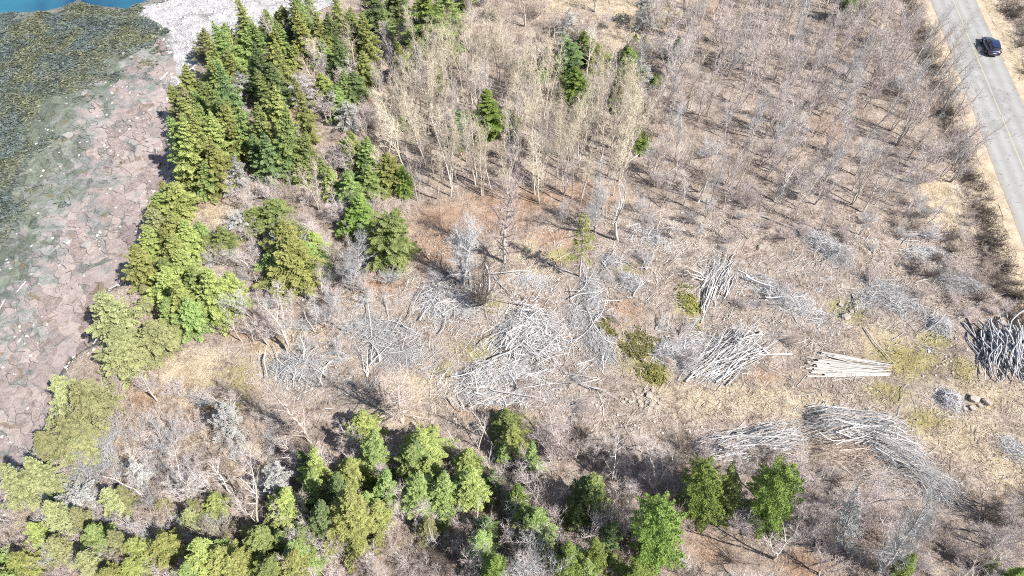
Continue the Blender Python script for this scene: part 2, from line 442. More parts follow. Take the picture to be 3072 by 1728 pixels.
def asphalt_mat():
    m, nt, b = new_mat('old_asphalt')
    p = pos(nt)
    a = attr(nt, 'across')
    w = math_(nt, 'ABSOLUTE', math_(nt, 'SUBTRACT', math_(nt, 'ABSOLUTE', math_(nt, 'SUBTRACT', math_(nt, 'ABSOLUTE', a), 1.75)), .78))
    k = nt.nodes.new('ShaderNodeMapRange'); k.inputs[1].default_value = .65; k.inputs[2].default_value = .1; nt.links.new(w, k.inputs[0])
    n = math_(nt, 'ADD', math_(nt, 'MULTIPLY', noise(nt, .5, 4, .6, p), .6), math_(nt, 'MULTIPLY', noise(nt, 12, 4, .7, p), .4))
    base = ramp(nt, n, [(.35, (0.203, 0.2, 0.194)), (.65, (0.252, 0.249, 0.241))])
    worn = ramp(nt, n, [(.35, (0.239, 0.236, 0.23)), (.65, (0.293, 0.29, 0.281))])
    c = mixc(nt, k.outputs[0], base, worn)
    pt = nt.nodes.new('ShaderNodeMapRange'); pt.inputs[1].default_value = .56; pt.inputs[2].default_value = .60; nt.links.new(noise(nt, .22, 2, .4, p), pt.inputs[0])
    c = mixc(nt, math_(nt, 'MULTIPLY', pt.outputs[0], .35), c, (.17, .168, .16))
    d = nt.nodes.new('ShaderNodeMapRange'); d.inputs[1].default_value = RW / 2 - .35; d.inputs[2].default_value = RW / 2 - .02
    nt.links.new(math_(nt, 'ADD', math_(nt, 'ABSOLUTE', a), math_(nt, 'MULTIPLY', math_(nt, 'SUBTRACT', noise(nt, 2, 3, .6, p), .5), .5)), d.inputs[0])
    c = mixc(nt, math_(nt, 'MULTIPLY', d.outputs[0], .6), c, (.24, .20, .155))
    nt.links.new(c, b.inputs['Base Color']); b.inputs['Roughness'].default_value = .85
    bump(nt, b, noise(nt, 25, 3, .6, p), .3, .02)
    return m
M['asphalt'] = asphalt_mat()
def paint_line_mat():
    m, nt, b = new_mat('worn_yellow_paint')
    n = noise(nt, 1.4, 5, .75, pos(nt))
    nt.links.new(ramp(nt, n, [(.40, (.28, .275, .26)), (.54, (.34, .315, .20)), (.7, (.40, .36, .18))]), b.inputs['Base Color'])
    b.inputs['Roughness'].default_value = .8
    return m
M['line'] = paint_line_mat()
def shoulder_mat():
    m, nt, b = new_mat('shoulder_gravel')
    p = pos(nt)
    n = math_(nt, 'ADD', math_(nt, 'MULTIPLY', noise(nt, .7, 4, .6, p), .5), math_(nt, 'MULTIPLY', noise(nt, 7, 5, .7, p), .5))
    nt.links.new(ramp(nt, n, [(.34, (.20, .155, .11)), (.5, (.36, .295, .22)), (.66, (.47, .40, .31))]), b.inputs['Base Color'])
    b.inputs['Roughness'].default_value = .9
    bump(nt, b, n, .8, .12)
    return m
M['shoulder'] = shoulder_mat()

# ------------------------------------------------------------------ ground sheet
def blob_mask(x, y, blobs):
    r = np.zeros_like(x)
    for (cx, cy, rx, ry) in blobs:
        c = G(cx, cy); e = abs(G(cx + rx, cy)[0] - c[0]); f = abs(G(cx, cy - ry)[1] - c[1])
        q = ((x - c[0]) / e) ** 2 + ((y - c[1]) / f) ** 2
        r = np.maximum(r, np.exp(-q * 0.8))
    return r
STRAW = [(560, 1120, 110, 75), (640, 1290, 80, 50), (1900, 45, 190, 60), (1740, 10, 120, 40), (2820, 600, 60, 90), (656, 643, 60, 35),
         (350, 1330, 60, 60), (720, 1370, 70, 45), (860, 1010, 70, 45), (3000, 420, 30, 120), (3050, 1420, 90, 150), (2900, 1300, 150, 80),
         (2960, 1190, 120, 60), (2640, 1010, 80, 40), (1250, 1150, 80, 70), (2250, 1200, 260, 60), (780, 1110, 60, 50), (480, 1000, 60, 40),
         (1180, 1240, 90, 40), (1600, 830, 60, 30), (1560, 760, 60, 30), (1900, 130, 90, 40)]
RUSSET = [(470, 1150, 90, 50), (620, 1230, 60, 50), (800, 1060, 50, 40), (960, 960, 50, 35), (2290, 1130, 80, 30), (1300, 740, 90, 60), (1500, 660, 110, 50), (1120, 850, 70, 40), (600, 600, 60, 40), (1850, 930, 80, 45), (430, 1190, 70, 50),
          (1450, 1235, 90, 30), (1330, 650, 110, 60), (1780, 590, 120, 50), (1000, 1610, 90, 50), (2100, 1650, 120, 60), (2420, 1700, 120, 50),
          (1480, 1520, 60, 60), (1660, 720, 90, 35), (720, 1000, 50, 30), (150, 1540, 60, 40), (1350, 1570, 60, 30), (1560, 600, 200, 40), (2500, 380, 60, 40),
          (2140, 30, 70, 40), (1400, 430, 70, 50), (1100, 330, 60, 50), (970, 200, 60, 60), (860, 330, 40, 60), (1230, 230, 50, 30)]
MOSS = [(1440, 1050, 80, 45), (1330, 1110, 30, 30), (690, 1180, 70, 80), (1910, 1060, 70, 60), (2545, 930, 60, 40), (2803, 1020, 55, 28),
        (2660, 1175, 70, 35), (2783, 1260, 80, 35), (2070, 925, 40, 40), (1510, 1265, 80, 28), (1885, 805, 55, 18), (1960, 1125, 50, 40),
        (2720, 1085, 110, 60), (2880, 1110, 40, 40), (1470, 910, 40, 30), (1680, 770, 40, 25)]
WEED_PX = [(-500, 62), (0, 46), (130, 42), (232, 12), (350, 32), (400, 45), (460, 60), (505, 105), (485, 165), (400, 160), (345, 195), (280, 250), (215, 285), (150, 320), (110, 380), (85, 470), (95, 560), (60, 650), (20, 720), (-60, 760), (-500, 760)]
WHITE_PX = [(395, 28), (460, -4), (700, -70), (1000, -80), (1015, 20), (900, 75), (760, 128), (650, 175), (600, 215), (560, 270), (525, 258), (500, 235), (535, 190), (490, 120), (500, 90), (440, 58)]
WEED = [tuple(G(*p, z=-2.4)) for p in WEED_PX]
WHITE = [tuple(G(*p, z=-1.6)) for p in WHITE_PX]
def build_ground():
    xs = np.concatenate([[-1400, -900, -500, -300, -200, -150, -120, -100, -90], np.arange(GX[0] + .42 * 62, 84.1, .42), [90, 100, 120, 150, 200, 300, 500, 900, 1400]])
    ys = np.concatenate([[-800, -400, -200, -100, -50, -25, -10, 0, 4], np.arange(GY[0] + .42 * 29, 122, .42), [126, 132, 145, 165, 200, 260, 350, 500, 800, 1400]])
    X, Y = np.meshgrid(xs, ys, indexing='ij')
    x, y = X.ravel(), Y.ravel()
    z = terrain_exact(x, y)
    nx, ny = len(xs), len(ys)
    i, j = np.meshgrid(np.arange(nx - 1), np.arange(ny - 1), indexing='ij')
    a = (i * ny + j).ravel(); b = a + ny; c = b + 1; d = a + 1
    mb = MB(); mb.add(np.stack([x, y, z], 1), np.concatenate([np.stack([a, b, c], 1), np.stack([a, c, d], 1)]))
    me = mb.mesh('ground', [M['ground']], True)
    dd = coast_d(x, y)
    nz = fbm(x * .25, y * .25, 71) - .47
    masks = {'m_shore': sstep(.3, -1.0, dd + nz * 2), 'm_weed': sstep(-1.6, 1.6, sdist(x, y, WEED) + nz * 9),
             'm_white': sstep(-1.3, 1.3, sdist(x, y, WHITE) + nz * 3),
             'm_straw': blob_mask(x, y, STRAW) * .95 + .5 * nz, 'm_russet': blob_mask(x, y, RUSSET) * .9 + .5 * nz,
             'm_moss': blob_mask(x, y, MOSS) * .9 + .35 * nz}
    s = np.abs(road_s(x, y))
    masks['m_straw'] = np.maximum(masks['m_straw'], .75 * sstep(8.5, 5.5, s))
    for k, v in masks.items():
        at = me.attributes.new(k, 'FLOAT', 'POINT'); at.data.foreach_set('value', v.astype(np.float32))
    o = link('ground', me); tag(o, 'dry litter covered ground running down to the stony shore', kind='structure')
build_ground()

def sheet(name, poly, z, mat, **kw):
    mb = MB(); v = [(p[0], p[1], z) for p in poly]
    from mathutils.geometry import tessellate_polygon
    f = tessellate_polygon([[Vector(p) for p in v]])
    ar = [(a, b, c) if ((v[b][0] - v[a][0]) * (v[c][1] - v[a][1]) - (v[b][1] - v[a][1]) * (v[c][0] - v[a][0])) > 0 else (a, c, b) for a, b, c in f]
    mb.add(v, ar); o = link(name, mb.mesh(name, [mat])); tag(o, **kw); return o
sea = sheet('sea', [(-1500, 40), (-30, 60), (20, 240), (60, 1500), (-1500, 1500)], WZ, M['sea'], label='blue green sea water off the weed covered rocks', kind='structure')

# road, shoulders, centre line
def strip(name, s0, s1, z, mat, parent=None, kind='structure', label=None, n=60, rag=0.0, drop=0.0):
    mb = MB(); t = np.concatenate([np.linspace(-400, -60, 8), np.linspace(-50, 80, n), np.linspace(100, 700, 10)])
    V, F = [], []
    cols = 8
    for k, tt in enumerate(t):
        for c in range(cols + 1):
            f = c / cols; s = s0 + (s1 - s0) * f
            w = 0
            if rag and c in (0, cols): w = rag * (float(vnoise(tt * 1.1, c * 3.1, 5)) - .5)
            p = RD0 + RT * tt + RN * (s + w)
            V.append((p[0], p[1], z - drop * f)); 
    for k in range(len(t) - 1):
        for c in range(cols):
            a = k * (cols + 1) + c
            F += [(a, a + 1, a + cols + 2), (a, a + cols + 2, a + cols + 1)]
    mb.add(V, F); me = mb.mesh(name, [mat])
    at = me.attributes.new('across', 'FLOAT', 'POINT')
    at.data.foreach_set('value', np.array([(v[0] - RD0[0]) * RN[0] + (v[1] - RD0[1]) * RN[1] for v in V], np.float32))
    o = link(name, me, parent)
    if kind: tag(o, label, kind=kind)
    return o
strip('road_shoulder', -RW / 2 - 1.35, -RW / 2 + .3, .012, M['shoulder'], label='pale gravel shoulder beside the ditch scrub', n=160, rag=.7)
strip('road_shoulder', RW / 2 - .3, RW / 2 + 1.2, .012, M['shoulder'], label='pale gravel shoulder on the grassy side', n=160, rag=.7)
road = strip('road', -RW / 2, RW / 2, .024, M['asphalt'], label='sun bleached grey asphalt road with worn yellow centre line', n=220, rag=.12)
strip('centre_line', -.09, .05, .029, M['line'], parent=road, kind=None, n=200, rag=.03)

# ------------------------------------------------------------------ cracked rock shelf
rng = np.random.default_rng(11)
STR = math.radians(-52)                        # direction of the strata
SM = np.array([[math.cos(STR), math.sin(STR)], [-math.sin(STR), math.cos(STR)]]) * np.array([[.68], [1.25]])
SMI = np.linalg.inv(SM)
def voronoi_slabs():
    """cells in a space stretched along the strata, merged into plates: {plate: [(polygon, outer flag per edge)]}"""
    sp = 1.0
    cor = np.array([SM @ np.array(q) for q in ((-80, 6), (-12, 6), (-80, 120), (-12, 120))])
    x0, y0 = cor.min(0); x1, y1 = cor.max(0)
    keys, pts = [], []
    for i in range(int((x1 - x0) / sp)):
        for j in range(int((y1 - y0) / sp)):
            keys.append((i, j)); pts.append((x0 + (i + .5 + rng.uniform(-.48, .48)) * sp, y0 + (j + .5 + rng.uniform(-.48, .48)) * sp))
    pts = np.array(pts); W = pts @ SMI.T
    d = coast_d(W[:, 0], W[:, 1]); w = sdist(W[:, 0], W[:, 1], WEED); wh = sdist(W[:, 0], W[:, 1], WHITE); wa = sdist(W[:, 0], W[:, 1], WATERPOLY)
    jit = (fbm(W[:, 0] * .3, W[:, 1] * .3, 31) - .47) * 7
    ok = (d < -1.5) & (d > -34 + jit) & (w < 2.5 + jit) & (wh < .2) & (wa < -2) & (W[:, 0] > -82) & (W[:, 0] < -10) & (W[:, 1] > 5) & (W[:, 1] < 121)
    # plates: nearest of coarser seeds; rubble areas stay single
    nc = int((x1 - x0) * (y1 - y0) / 5.2); cs = np.column_stack([rng.uniform(x0, x1, nc), rng.uniform(y0, y1, nc)])
    wob = np.column_stack([fbm(pts[:, 0] * .8, pts[:, 1] * .8, 5) - .47, fbm(pts[:, 0] * .8, pts[:, 1] * .8, 6) - .47]) * 2.0
    rub = fbm(W[:, 0] * .22, W[:, 1] * .22, 83) > .575
    gid = {}; idx = {k: n for n, k in enumerate(keys)}
    for n in range(len(pts)):
        if not ok[n]: continue
        gid[keys[n]] = -1 - n if rub[n] else int(np.argmin(((cs - pts[n] - wob[n]) ** 2).sum(1)))
    out = {}
    for (i, j), g in gid.items():
        p = pts[idx[(i, j)]]
        poly = [(p + np.array(q), None) for q in ((-2, -2), (2, -2), (2, 2), (-2, 2))]
        for a in range(-2, 3):
            for b in range(-2, 3):
                n = idx.get((i + a, j + b))
                if n is None or (a == 0 and b == 0): continue
                q = pts[n]; m, nn = (p + q) / 2, q - p
                new = []
                for k in range(len(poly)):
                    (A, ea), (B, eb) = poly[k], poly[(k + 1) % len(poly)]
                    da, db = np.dot(A - m, nn), np.dot(B - m, nn)
                    if da <= 0:
                        new.append((A, ea))
                        if db > 0: new.append((A + (B - A) * (da / (da - db)), (i + a, j + b)))
                    elif db <= 0: new.append((A + (B - A) * (da / (da - db)), ea))
                poly = new
                if len(poly) < 3: break
            if len(poly) < 3: break
        if len(poly) < 3: continue
        xy = np.array([q for q, _ in poly]) @ SMI.T
        outer = [gid.get(e, 'x') != g for _, e in poly]
        out.setdefault(g, []).append((xy, outer))
    return out
def warp(q):
    x, y = q[:, 0], q[:, 1]
    return q + np.stack([1.5 * (fbm(x * .55, y * .55, 41, 3) - .44) + .5 * (vnoise(x * 2.7, y * 2.7, 43) - .5), 1.5 * (fbm(x * .55, y * .55, 57, 3) - .44) + .5 * (vnoise(x * 2.7, y * 2.7, 47) - .5)], 1)
def slab_geo(cells):
    """one plate: its cells share height and tilt, cracks only along the plate's outline"""
    allc = np.vstack([warp(p) for p, _ in cells]); cc = allc.mean(0)
    gap = .008 + .12 * rng.random() ** 4.5
    tilt = rng.normal(0, .006, 2); up = .085 + .03 * rng.random()
    if rng.random() < .06: up += .07
    za = terrain(allc[:, 0], allc[:, 1]); A3 = np.column_stack([allc - cc, np.ones(len(allc))]); pl = np.linalg.lstsq(A3, za, rcond=None)[0]
    if len(cells) < 2: pl[:2] *= .5
    Vs, Fs, nv, area = [], [], 0, 0
    for poly, outer in cells:
        per, sh = [], []
        m = len(poly)
        for k in range(m):
            A, B = poly[k], poly[(k + 1) % m]
            n = max(1, int(round(np.linalg.norm(B - A) / .5)))
            for t in range(n):
                per.append(A + (B - A) * t / n); sh.append(outer[k] or (t == 0 and outer[k - 1]))
        per = warp(np.array(per)); sh = np.array(sh); c = per.mean(0)
        r = np.linalg.norm(per - c, axis=1)
        gg = gap * (.5 + 1.2 * vnoise(per[:, 0] * 1.3, per[:, 1] * 1.3, 64))
        per = c + (per - c) * np.where(sh, np.clip(1 - gg / (r + 1e-6), .6, 1), 1.0)[:, None]
        n = len(per)
        zb = terrain(per[:, 0], per[:, 1]); zc = float(terrain(c[0], c[1]))
        zt = (per - cc) @ (pl[:2] + tilt) + pl[2] + up
        V = np.vstack([np.column_stack([per, zt]), np.column_stack([per, zb - .22]), [[c[0], c[1], (c - cc) @ (pl[:2] + tilt) + pl[2] + up]]])
        F = []
        for k in range(n):
            l = (k + 1) % n
            F.append((2 * n, k, l))
            if sh[k] and sh[l]: F += [(k, n + k, l), (l, n + k, n + l)]
        Vs.append(V); Fs.append(np.array(F) + nv); nv += len(V)
        area += .5 * abs(np.sum(per[:, 0] * np.roll(per[:, 1], -1) - per[:, 1] * np.roll(per[:, 0], -1)))
    return np.vstack(Vs), np.vstack(Fs), cc, area
def build_shelf():
    shelf = link('rock_shelf', None); tag(shelf, 'flat cracked pinkish grey bedrock shelf between the trees and the seaweed', kind='structure')
    shelf.location = (-48, 50, -1.6)
    items = []
    for cells in voronoi_slabs().values():
        V, F, c, area = slab_geo(cells)
        dep = depth_at(c[0], c[1], -1.6)
        px = 1536 + c[0] / dep * FPX
        items.append((-(area / dep ** 3) * (1 if -60 < px < 560 else .01), V, F, 0))
    items.sort(key=lambda t: t[0])
    rest = MB(); restd = []
    for k, (_, V, F, d) in enumerate(items):
        rnd = rng.random()
        dv = np.clip(-coast_d(V[:, 0], V[:, 1]) / 20, 0, 2)
        if k < 300:
            mb = MB(); mb.add(V - np.array([-48, 50, -1.6]), F, 0, rnd); me = mb.mesh('slab', [M['rock']])
            at = me.attributes.new('shore_d', 'FLOAT', 'POINT'); at.data.foreach_set('value', dv.astype(np.float32))
            link('slab', me, shelf)
        else:
            rest.add(V - np.array([-48, 50, -1.6]), F, 0, rnd); restd.append(dv)
    me = rest.mesh('slab_field', [M['rock']])
    at = me.attributes.new('shore_d', 'FLOAT', 'POINT'); at.data.foreach_set('value', np.concatenate(restd).astype(np.float32))
    o = link('slab_field', me, shelf); o['kind'] = 'stuff'
    print('slabs', len(items))
build_shelf()

# tide pools
def pool(c, x, y, w, h, z, nm):
    p = GP(c, x, y, z); px = P(c, x, y)
    rx = abs(G(px[0] + w * K / 2, px[1], z)[0] - p[0]); ry = abs(G(px[0], px[1] - h * K / 2, z)[1] - p[1])
    zz = max(tz(p[0] + rx * a, p[1] + ry * b) for a, b in ((0, 0), (.6, 0), (-.6, 0), (0, .6), (0, -.6))) + .03
    poly = []
    for k in range(22):
        a = k / 22 * 2 * math.pi; r = .7 + .6 * float(vnoise(k * .7 + x, y * .1, 8))
        poly.append((p[0] + rx * r * math.cos(a), p[1] + ry * r * math.sin(a)))
    sheet('tide_pool', poly, zz, M['pool'], label='small blue tide pool among the seaweed, ' + nm, kind='structure')
for a in ((890, 245, 110, 60, 'largest'), (360, 420, 80, 50, 'beside bare rock'), (270, 290, 50, 30, 'small'), (430, 620, 70, 40, 'narrow'), (380, 520, 40, 40, 'round'), (510, 760, 130, 40, 'at the rock edge')):
    pool(1, *a[:4], -2.3, a[4])

# ------------------------------------------------------------------ stuff on the shore
def in_view(x, y, m=120):
    dep = y * C_ + CAMH * S_
    v = (y * S_ - CAMH * C_) / dep
    px = 1536 + x / dep * FPX; py = 864 - v * FPX
    return (px > -m) & (px < 3072 + m) & (py > -m) & (py < 1728 + m) & (dep > 1)
def pebbles(name, x, y, size, mat, label, cat, seed):
    r = np.random.default_rng(seed)
    t = (1 + 5 ** .5) / 2
    iv = np.array([(-1, t, 0), (1, t, 0), (-1, -t, 0), (1, -t, 0), (0, -1, t), (0, 1, t), (0, -1, -t), (0, 1, -t), (t, 0, -1), (t, 0, 1), (-t, 0, -1), (-t, 0, 1)]) / 1.9
    fc = np.array([(0, 11, 5), (0, 5, 1), (0, 1, 7), (0, 7, 10), (0, 10, 11), (1, 5, 9), (5, 11, 4), (11, 10, 2), (10, 7, 6), (7, 1, 8), (3, 9, 4), (3, 4, 2), (3, 2, 6), (3, 6, 8), (3, 8, 9), (4, 9, 5), (2, 4, 11), (6, 2, 10), (8, 6, 7), (9, 8, 1)])
    n = len(x); z = terrain(x, y)
    V = iv[None] * (1 + r.uniform(-.28, .28, (n, 12, 1))) * (size[:, None, None] * np.array([[[1, .8, .5]]]))
    a = r.uniform(0, 6.28, n); ca, sa = np.cos(a)[:, None], np.sin(a)[:, None]
    X = V[..., 0] * ca - V[..., 1] * sa; Y = V[..., 0] * sa + V[..., 1] * ca
    V = np.stack([X + x[:, None], Y + y[:, None], V[..., 2] + z[:, None] + size[:, None] * .18], -1).reshape(-1, 3)
    F = (fc[None] + (np.arange(n) * 12)[:, None, None]).reshape(-1, 3)
    mb = MB(); mb.add(V, F, 0, np.repeat(r.random(n), 12))
    o = link(name, mb.mesh(name, [mat], True)); tag(o, label, cat, kind='stuff')
def scatter(n, bx, seed):
    r = np.random.default_rng(seed)
    return r.uniform(bx[0], bx[1], n), r.uniform(bx[2], bx[3], n), r
# seaweed fronds
x, y, r = scatter(330000, (-95, -20, 45, 112), 5)
w = sdist(x, y, WEED); nzz = fbm(x * .25, y * .25, 71) - .47
nz2 = fbm(x * .7, y * .7, 72) - .47
keep = ((w + nzz * 9 + nz2 * 5 > .2) | ((w > -13) & (fbm(x * .35, y * .35, 23) + .03 * np.clip(w, -13, 0) > .50) & (r.random(len(x)) < .55))) & (coast_d(x, y) < -5) & in_view(x, y, 60) & (sdist(x, y, WATERPOLY) < .3) & (sdist(x, y, WHITE) < 0.5) & (r.random(len(x)) < .25 + 1.1 * fbm(x * .5, y * .5, 19))
x, y = x[keep], y[keep]; n = len(x)
mb = MB(); a = r.normal(.4, .9, n)
mb.diamonds(np.stack([x, y, terrain(x, y) + r.uniform(.10, .26, n)], 1), np.stack([np.cos(a), np.sin(a), r.normal(0, .22, n)], 1),
            np.stack([r.normal(0, .4, n), r.normal(0, .4, n), np.ones(n)], 1), r.uniform(.3, .8, n), r.uniform(.08, .2, n), 0, r.random(n))
tag(link('seaweed', mb.mesh('seaweed', [M['weed']])), 'olive brown seaweed mat over the low tide rocks', 'seaweed', kind='stuff')
print('weed', n)
# loose stones
x, y, r = scatter(16000, (-80, -14, 12, 112), 6)
d = coast_d(x, y)
keep = in_view(x, y) & (d < .2) & (sdist(x, y, WEED) < 0) & (sdist(x, y, WATERPOLY) < -1) & (sdist(x, y, WHITE) < 0) & (r.random(len(x)) < .05 + .5 * np.exp(-(d + 1.2) ** 2 / 1.6) + .25 * (fbm(x * .2, y * .2, 88) > .55))
pebbles('shore_stones', x[keep], y[keep], r.uniform(.07, .26, keep.sum()), M['pebble'], 'loose grey and pink stones scattered over the rock shelf', 'stones', 1)
x, y, r = scatter(9000, (-70, -14, 70, 118), 7)
keep = in_view(x, y) & (sdist(x, y, WHITE) > -.5) & (r.random(len(x)) < .75)
pebbles('beach_cobbles', x[keep], y[keep], .08 + .24 * r.random(keep.sum()) ** 3, M['white_stone'], 'bleached white cobbles of the far beach', 'stones', 2)

# ------------------------------------------------------------------ tree prototypes (mesh data only)
def spruce_meshes(seed, H=10.0, R=1.7, low=.05, dens=1.0, sparse=0.0, rounded=0.0):
    r = np.random.default_rng(seed)
    tr = MB()
    zz = np.linspace(-.15, H, 7)
    px = np.cumsum(r.normal(0, .035, 7)); py = np.cumsum(r.normal(0, .035, 7)); px -= px[0]; py -= py[0]
    tr.tube(np.stack([px, py, zz], 1), np.linspace(.016 * H, .012, 7), 6)
    Cc, Aa, Nn, Ll, Ww, Rr = [], [], [], [], [], []
    tw0, tw1 = [], []
    z = low * H
    while z < H * .985:
        t = z / H
        prof = (1 - t) ** .82 if not rounded else math.sqrt(max(0, 1 - ((t - .42) / .6) ** 2)) * (.65 + .35 * (1 - t))
        prof *= min(1, .72 + 3.2 * max(0, t - low)) * 1.22
        nb = int(r.integers(5, 8))
        a0 = r.uniform(0, 6.28)
        for k in range(nb):
            if r.random() < sparse * .5: continue
            L = max(.14, R * prof * r.choice([r.uniform(.40, .8), r.uniform(.8, 1.35)], p=[.3, .7]) * (1 + .18 * math.sin(a0 * 3 + z * 1.1)))
            az = a0 + k / nb * 6.28 + r.normal(0, .22)
            slope = .45 * t - .16 + r.normal(0, .09)
            o = np.array([math.cos(az), math.sin(az), 0]); sd = np.array([-math.sin(az), math.cos(az), 0])
            bx, by = np.interp(z, zz, px), np.interp(z, zz, py)
            zb = z + r.normal(0, .05)
            p_end = np.array([bx, by, zb]) + o * L + np.array([0, 0, slope * L - .10 * L * L / R + .05])
            tw0.append((bx, by, zb)); tw1.append(p_end)
            n = max(8, int(dens * 84 * (L / 1.2) ** 1.35))
            s = r.uniform(.16 if not sparse else .35, 1.05, n) ** .85
            side = r.uniform(-1, 1, n) * (.08 + .36 * L * (1 - s) * s * 1.9 + .05)
            c = np.array([bx, by, zb]) + np.outer(s * L, o) + np.outer(side, sd)
            c[:, 2] += slope * L * s - .13 * L * s * s * (L / R) + .10 * s ** 3 * L - .12 * np.abs(side) + r.normal(0, .05, n)
            dirv = o[None] * r.uniform(.5, 1, n)[:, None] + sd[None] * (np.sign(side) * r.uniform(.3, 1.1, n))[:, None] + np.stack([np.zeros(n), np.zeros(n), r.normal(-.08, .28, n)], 1)
            Cc.append(c); Aa.append(dirv)
            Nn.append(np.stack([r.normal(0, .42, n), r.normal(0, .42, n), np.ones(n)], 1) + o[None] * .5)
            Ll.append(r.uniform(.13, .29, n)); Ww.append(r.uniform(.05, .095, n))
            Rr.append(np.clip(.10 + .65 * s + r.normal(0, .16, n), 0, 1))  # painted light: inner sprays dark as if shaded, outer ends lighter as if sunlit
        z += r.uniform(.34, .54) * (1 - .4 * t)
    # leader
    n = 24; h = r.uniform(.9, 1.0, n) * H
    Cc.append(np.stack([px[-1] + r.normal(0, .06, n), py[-1] + r.normal(0, .06, n), h], 1)); Aa.append(np.stack([r.normal(0, .5, n), r.normal(0, .5, n), np.ones(n)], 1))
    Nn.append(r.normal(0, 1, (n, 3))); Ll.append(np.full(n, .25)); Ww.append(np.full(n, .10)); Rr.append(np.full(n, .8))
    cr = MB()
    cr.spikes(np.array(tw0), np.array(tw1), .028, 1)
    cr.diamonds(np.concatenate(Cc), np.concatenate(Aa), np.concatenate(Nn), np.concatenate(Ll), np.concatenate(Ww), 0, np.concatenate(Rr))
    return tr, cr

def bare_meshes(seed, H=8.0, stems=1, lean=.06, crook=.05, f0=.35, nb=26, bl=.22, el=(.7, 1.15), nt=11, tw=.8, r0=.012, rt=.0085, ntl=3, bias=None):
    """leafless tree: stems, branches, twigs and twiglets"""
    r = np.random.default_rng(seed)
    tr, cr = MB(), MB()
    T0, T1, RR = [], [], []
    for sidx in range(stems):
        az = r.uniform(0, 6.28) if stems == 1 else sidx / stems * 6.28 + r.normal(0, .35)
        ln = lean * r.uniform(.5, 1.4)
        h = H * (1 if sidx == 0 else r.uniform(.62, 1.0))
        k = 8; tt = np.linspace(0, 1, k)
        wob = np.cumsum(r.normal(0, crook * h / k * 1.6, (k, 2)), 0); wob -= wob[0]
        off = .012 * H * (stems > 1)
        pts = np.stack([off * math.cos(az) + math.cos(az) * ln * h * tt ** 1.2 + wob[:, 0], off * math.sin(az) + math.sin(az) * ln * h * tt ** 1.2 + wob[:, 1], h * tt * math.sqrt(max(.2, 1 - ln * ln)) - .12], 1)
        rad = (r0 * h * (1 - tt) ** .8 + .012) * r.uniform(.85, 1.15)
        tr.tube(pts, rad, 5)
        nbr = max(4, int(nb / stems ** .55))
        for b in range(nbr):
            t = f0 + (0.98 - f0) * (b + r.random()) / nbr
            p = np.array([np.interp(t, tt, pts[:, i]) for i in range(3)])
            a = b * 2.399 + r.normal(0, .5)
            e = r.uniform(*el) + .25 * (t - .6)
            L = bl * H * (1.12 - .62 * t) * r.uniform(.55, 1.3)
            d = np.array([math.cos(a) * math.cos(e), math.sin(a) * math.cos(e), math.sin(e)])
            q = [p]
            dd = d.copy()
            for j in range(3):
                dd = dd + np.array([r.normal(0, .16), r.normal(0, .16), .10 + r.normal(0, .08)]); dd /= np.linalg.norm(dd)
                q.append(q[-1] + dd * L / 3)
            q = np.array(q); rb = np.interp(t, tt, rad) * .55
            cr.tube(q, np.array([rb, rb * .7, rb * .45, .006]), 3, 1)
            n = max(3, int(nt * (.5 + L / (bl * H))))
            s = r.uniform(.12, 1, n); s3 = np.linspace(0, 1, 4)
            p0 = np.stack([np.interp(s, s3, q[:, i]) for i in range(3)], 1)
            td = d[None] * .6 + r.normal(0, .55, (n, 3)); td[:, 2] = td[:, 2] * .6 + .45
            td /= np.linalg.norm(td, axis=1, keepdims=True)
            p1 = p0 + td * (tw * r.uniform(.45, 1.2, n) * (1.1 - .5 * s))[:, None]
            T0.append(p0); T1.append(p1); RR.append(np.full(n, rt))
            for m_ in range(ntl):
                f = r.uniform(.25, .95, n)[:, None]
                a0 = p0 + (p1 - p0) * f
                t2 = td * .5 + r.normal(0, .5, (n, 3)); t2[:, 2] += .25; t2 /= np.linalg.norm(t2, axis=1, keepdims=True)
                T0.append(a0); T1.append(a0 + t2 * (tw * .55 * r.uniform(.4, 1.2, n))[:, None]); RR.append(np.full(n, rt * .75))
    cr.blades(np.concatenate(T0), np.concatenate(T1), np.concatenate(RR) * 1.25, 0, np.random.default_rng(seed).random(sum(len(a) for a in T0)), seed)
    return tr, cr

PROTO = {}
def make_proto(key, tr, cr, bark, leaf, limb=None, H=1.0, R=1.0):
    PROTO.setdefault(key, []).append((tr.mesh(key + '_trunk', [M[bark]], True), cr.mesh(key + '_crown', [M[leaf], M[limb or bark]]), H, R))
for s in range(7):
    R = (1.35, 1.5, 1.7, 1.9, 2.1, 2.5, 2.9)[s]
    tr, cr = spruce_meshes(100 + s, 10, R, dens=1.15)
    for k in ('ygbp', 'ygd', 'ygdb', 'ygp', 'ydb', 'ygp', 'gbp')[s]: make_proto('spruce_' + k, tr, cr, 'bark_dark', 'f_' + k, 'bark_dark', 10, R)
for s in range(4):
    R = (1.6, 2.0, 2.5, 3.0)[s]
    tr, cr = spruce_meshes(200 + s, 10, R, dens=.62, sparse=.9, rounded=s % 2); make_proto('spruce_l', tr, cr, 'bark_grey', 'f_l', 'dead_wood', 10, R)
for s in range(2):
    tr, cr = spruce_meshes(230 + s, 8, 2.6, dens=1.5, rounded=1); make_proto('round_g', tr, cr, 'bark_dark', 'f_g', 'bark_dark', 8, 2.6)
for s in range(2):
    tr, cr = spruce_meshes(250 + s, 8, 2.3, dens=1.25, rounded=1); make_proto('round_b', tr, cr, 'bark_dark', 'f_b', 'bark_dark', 8, 2.3)
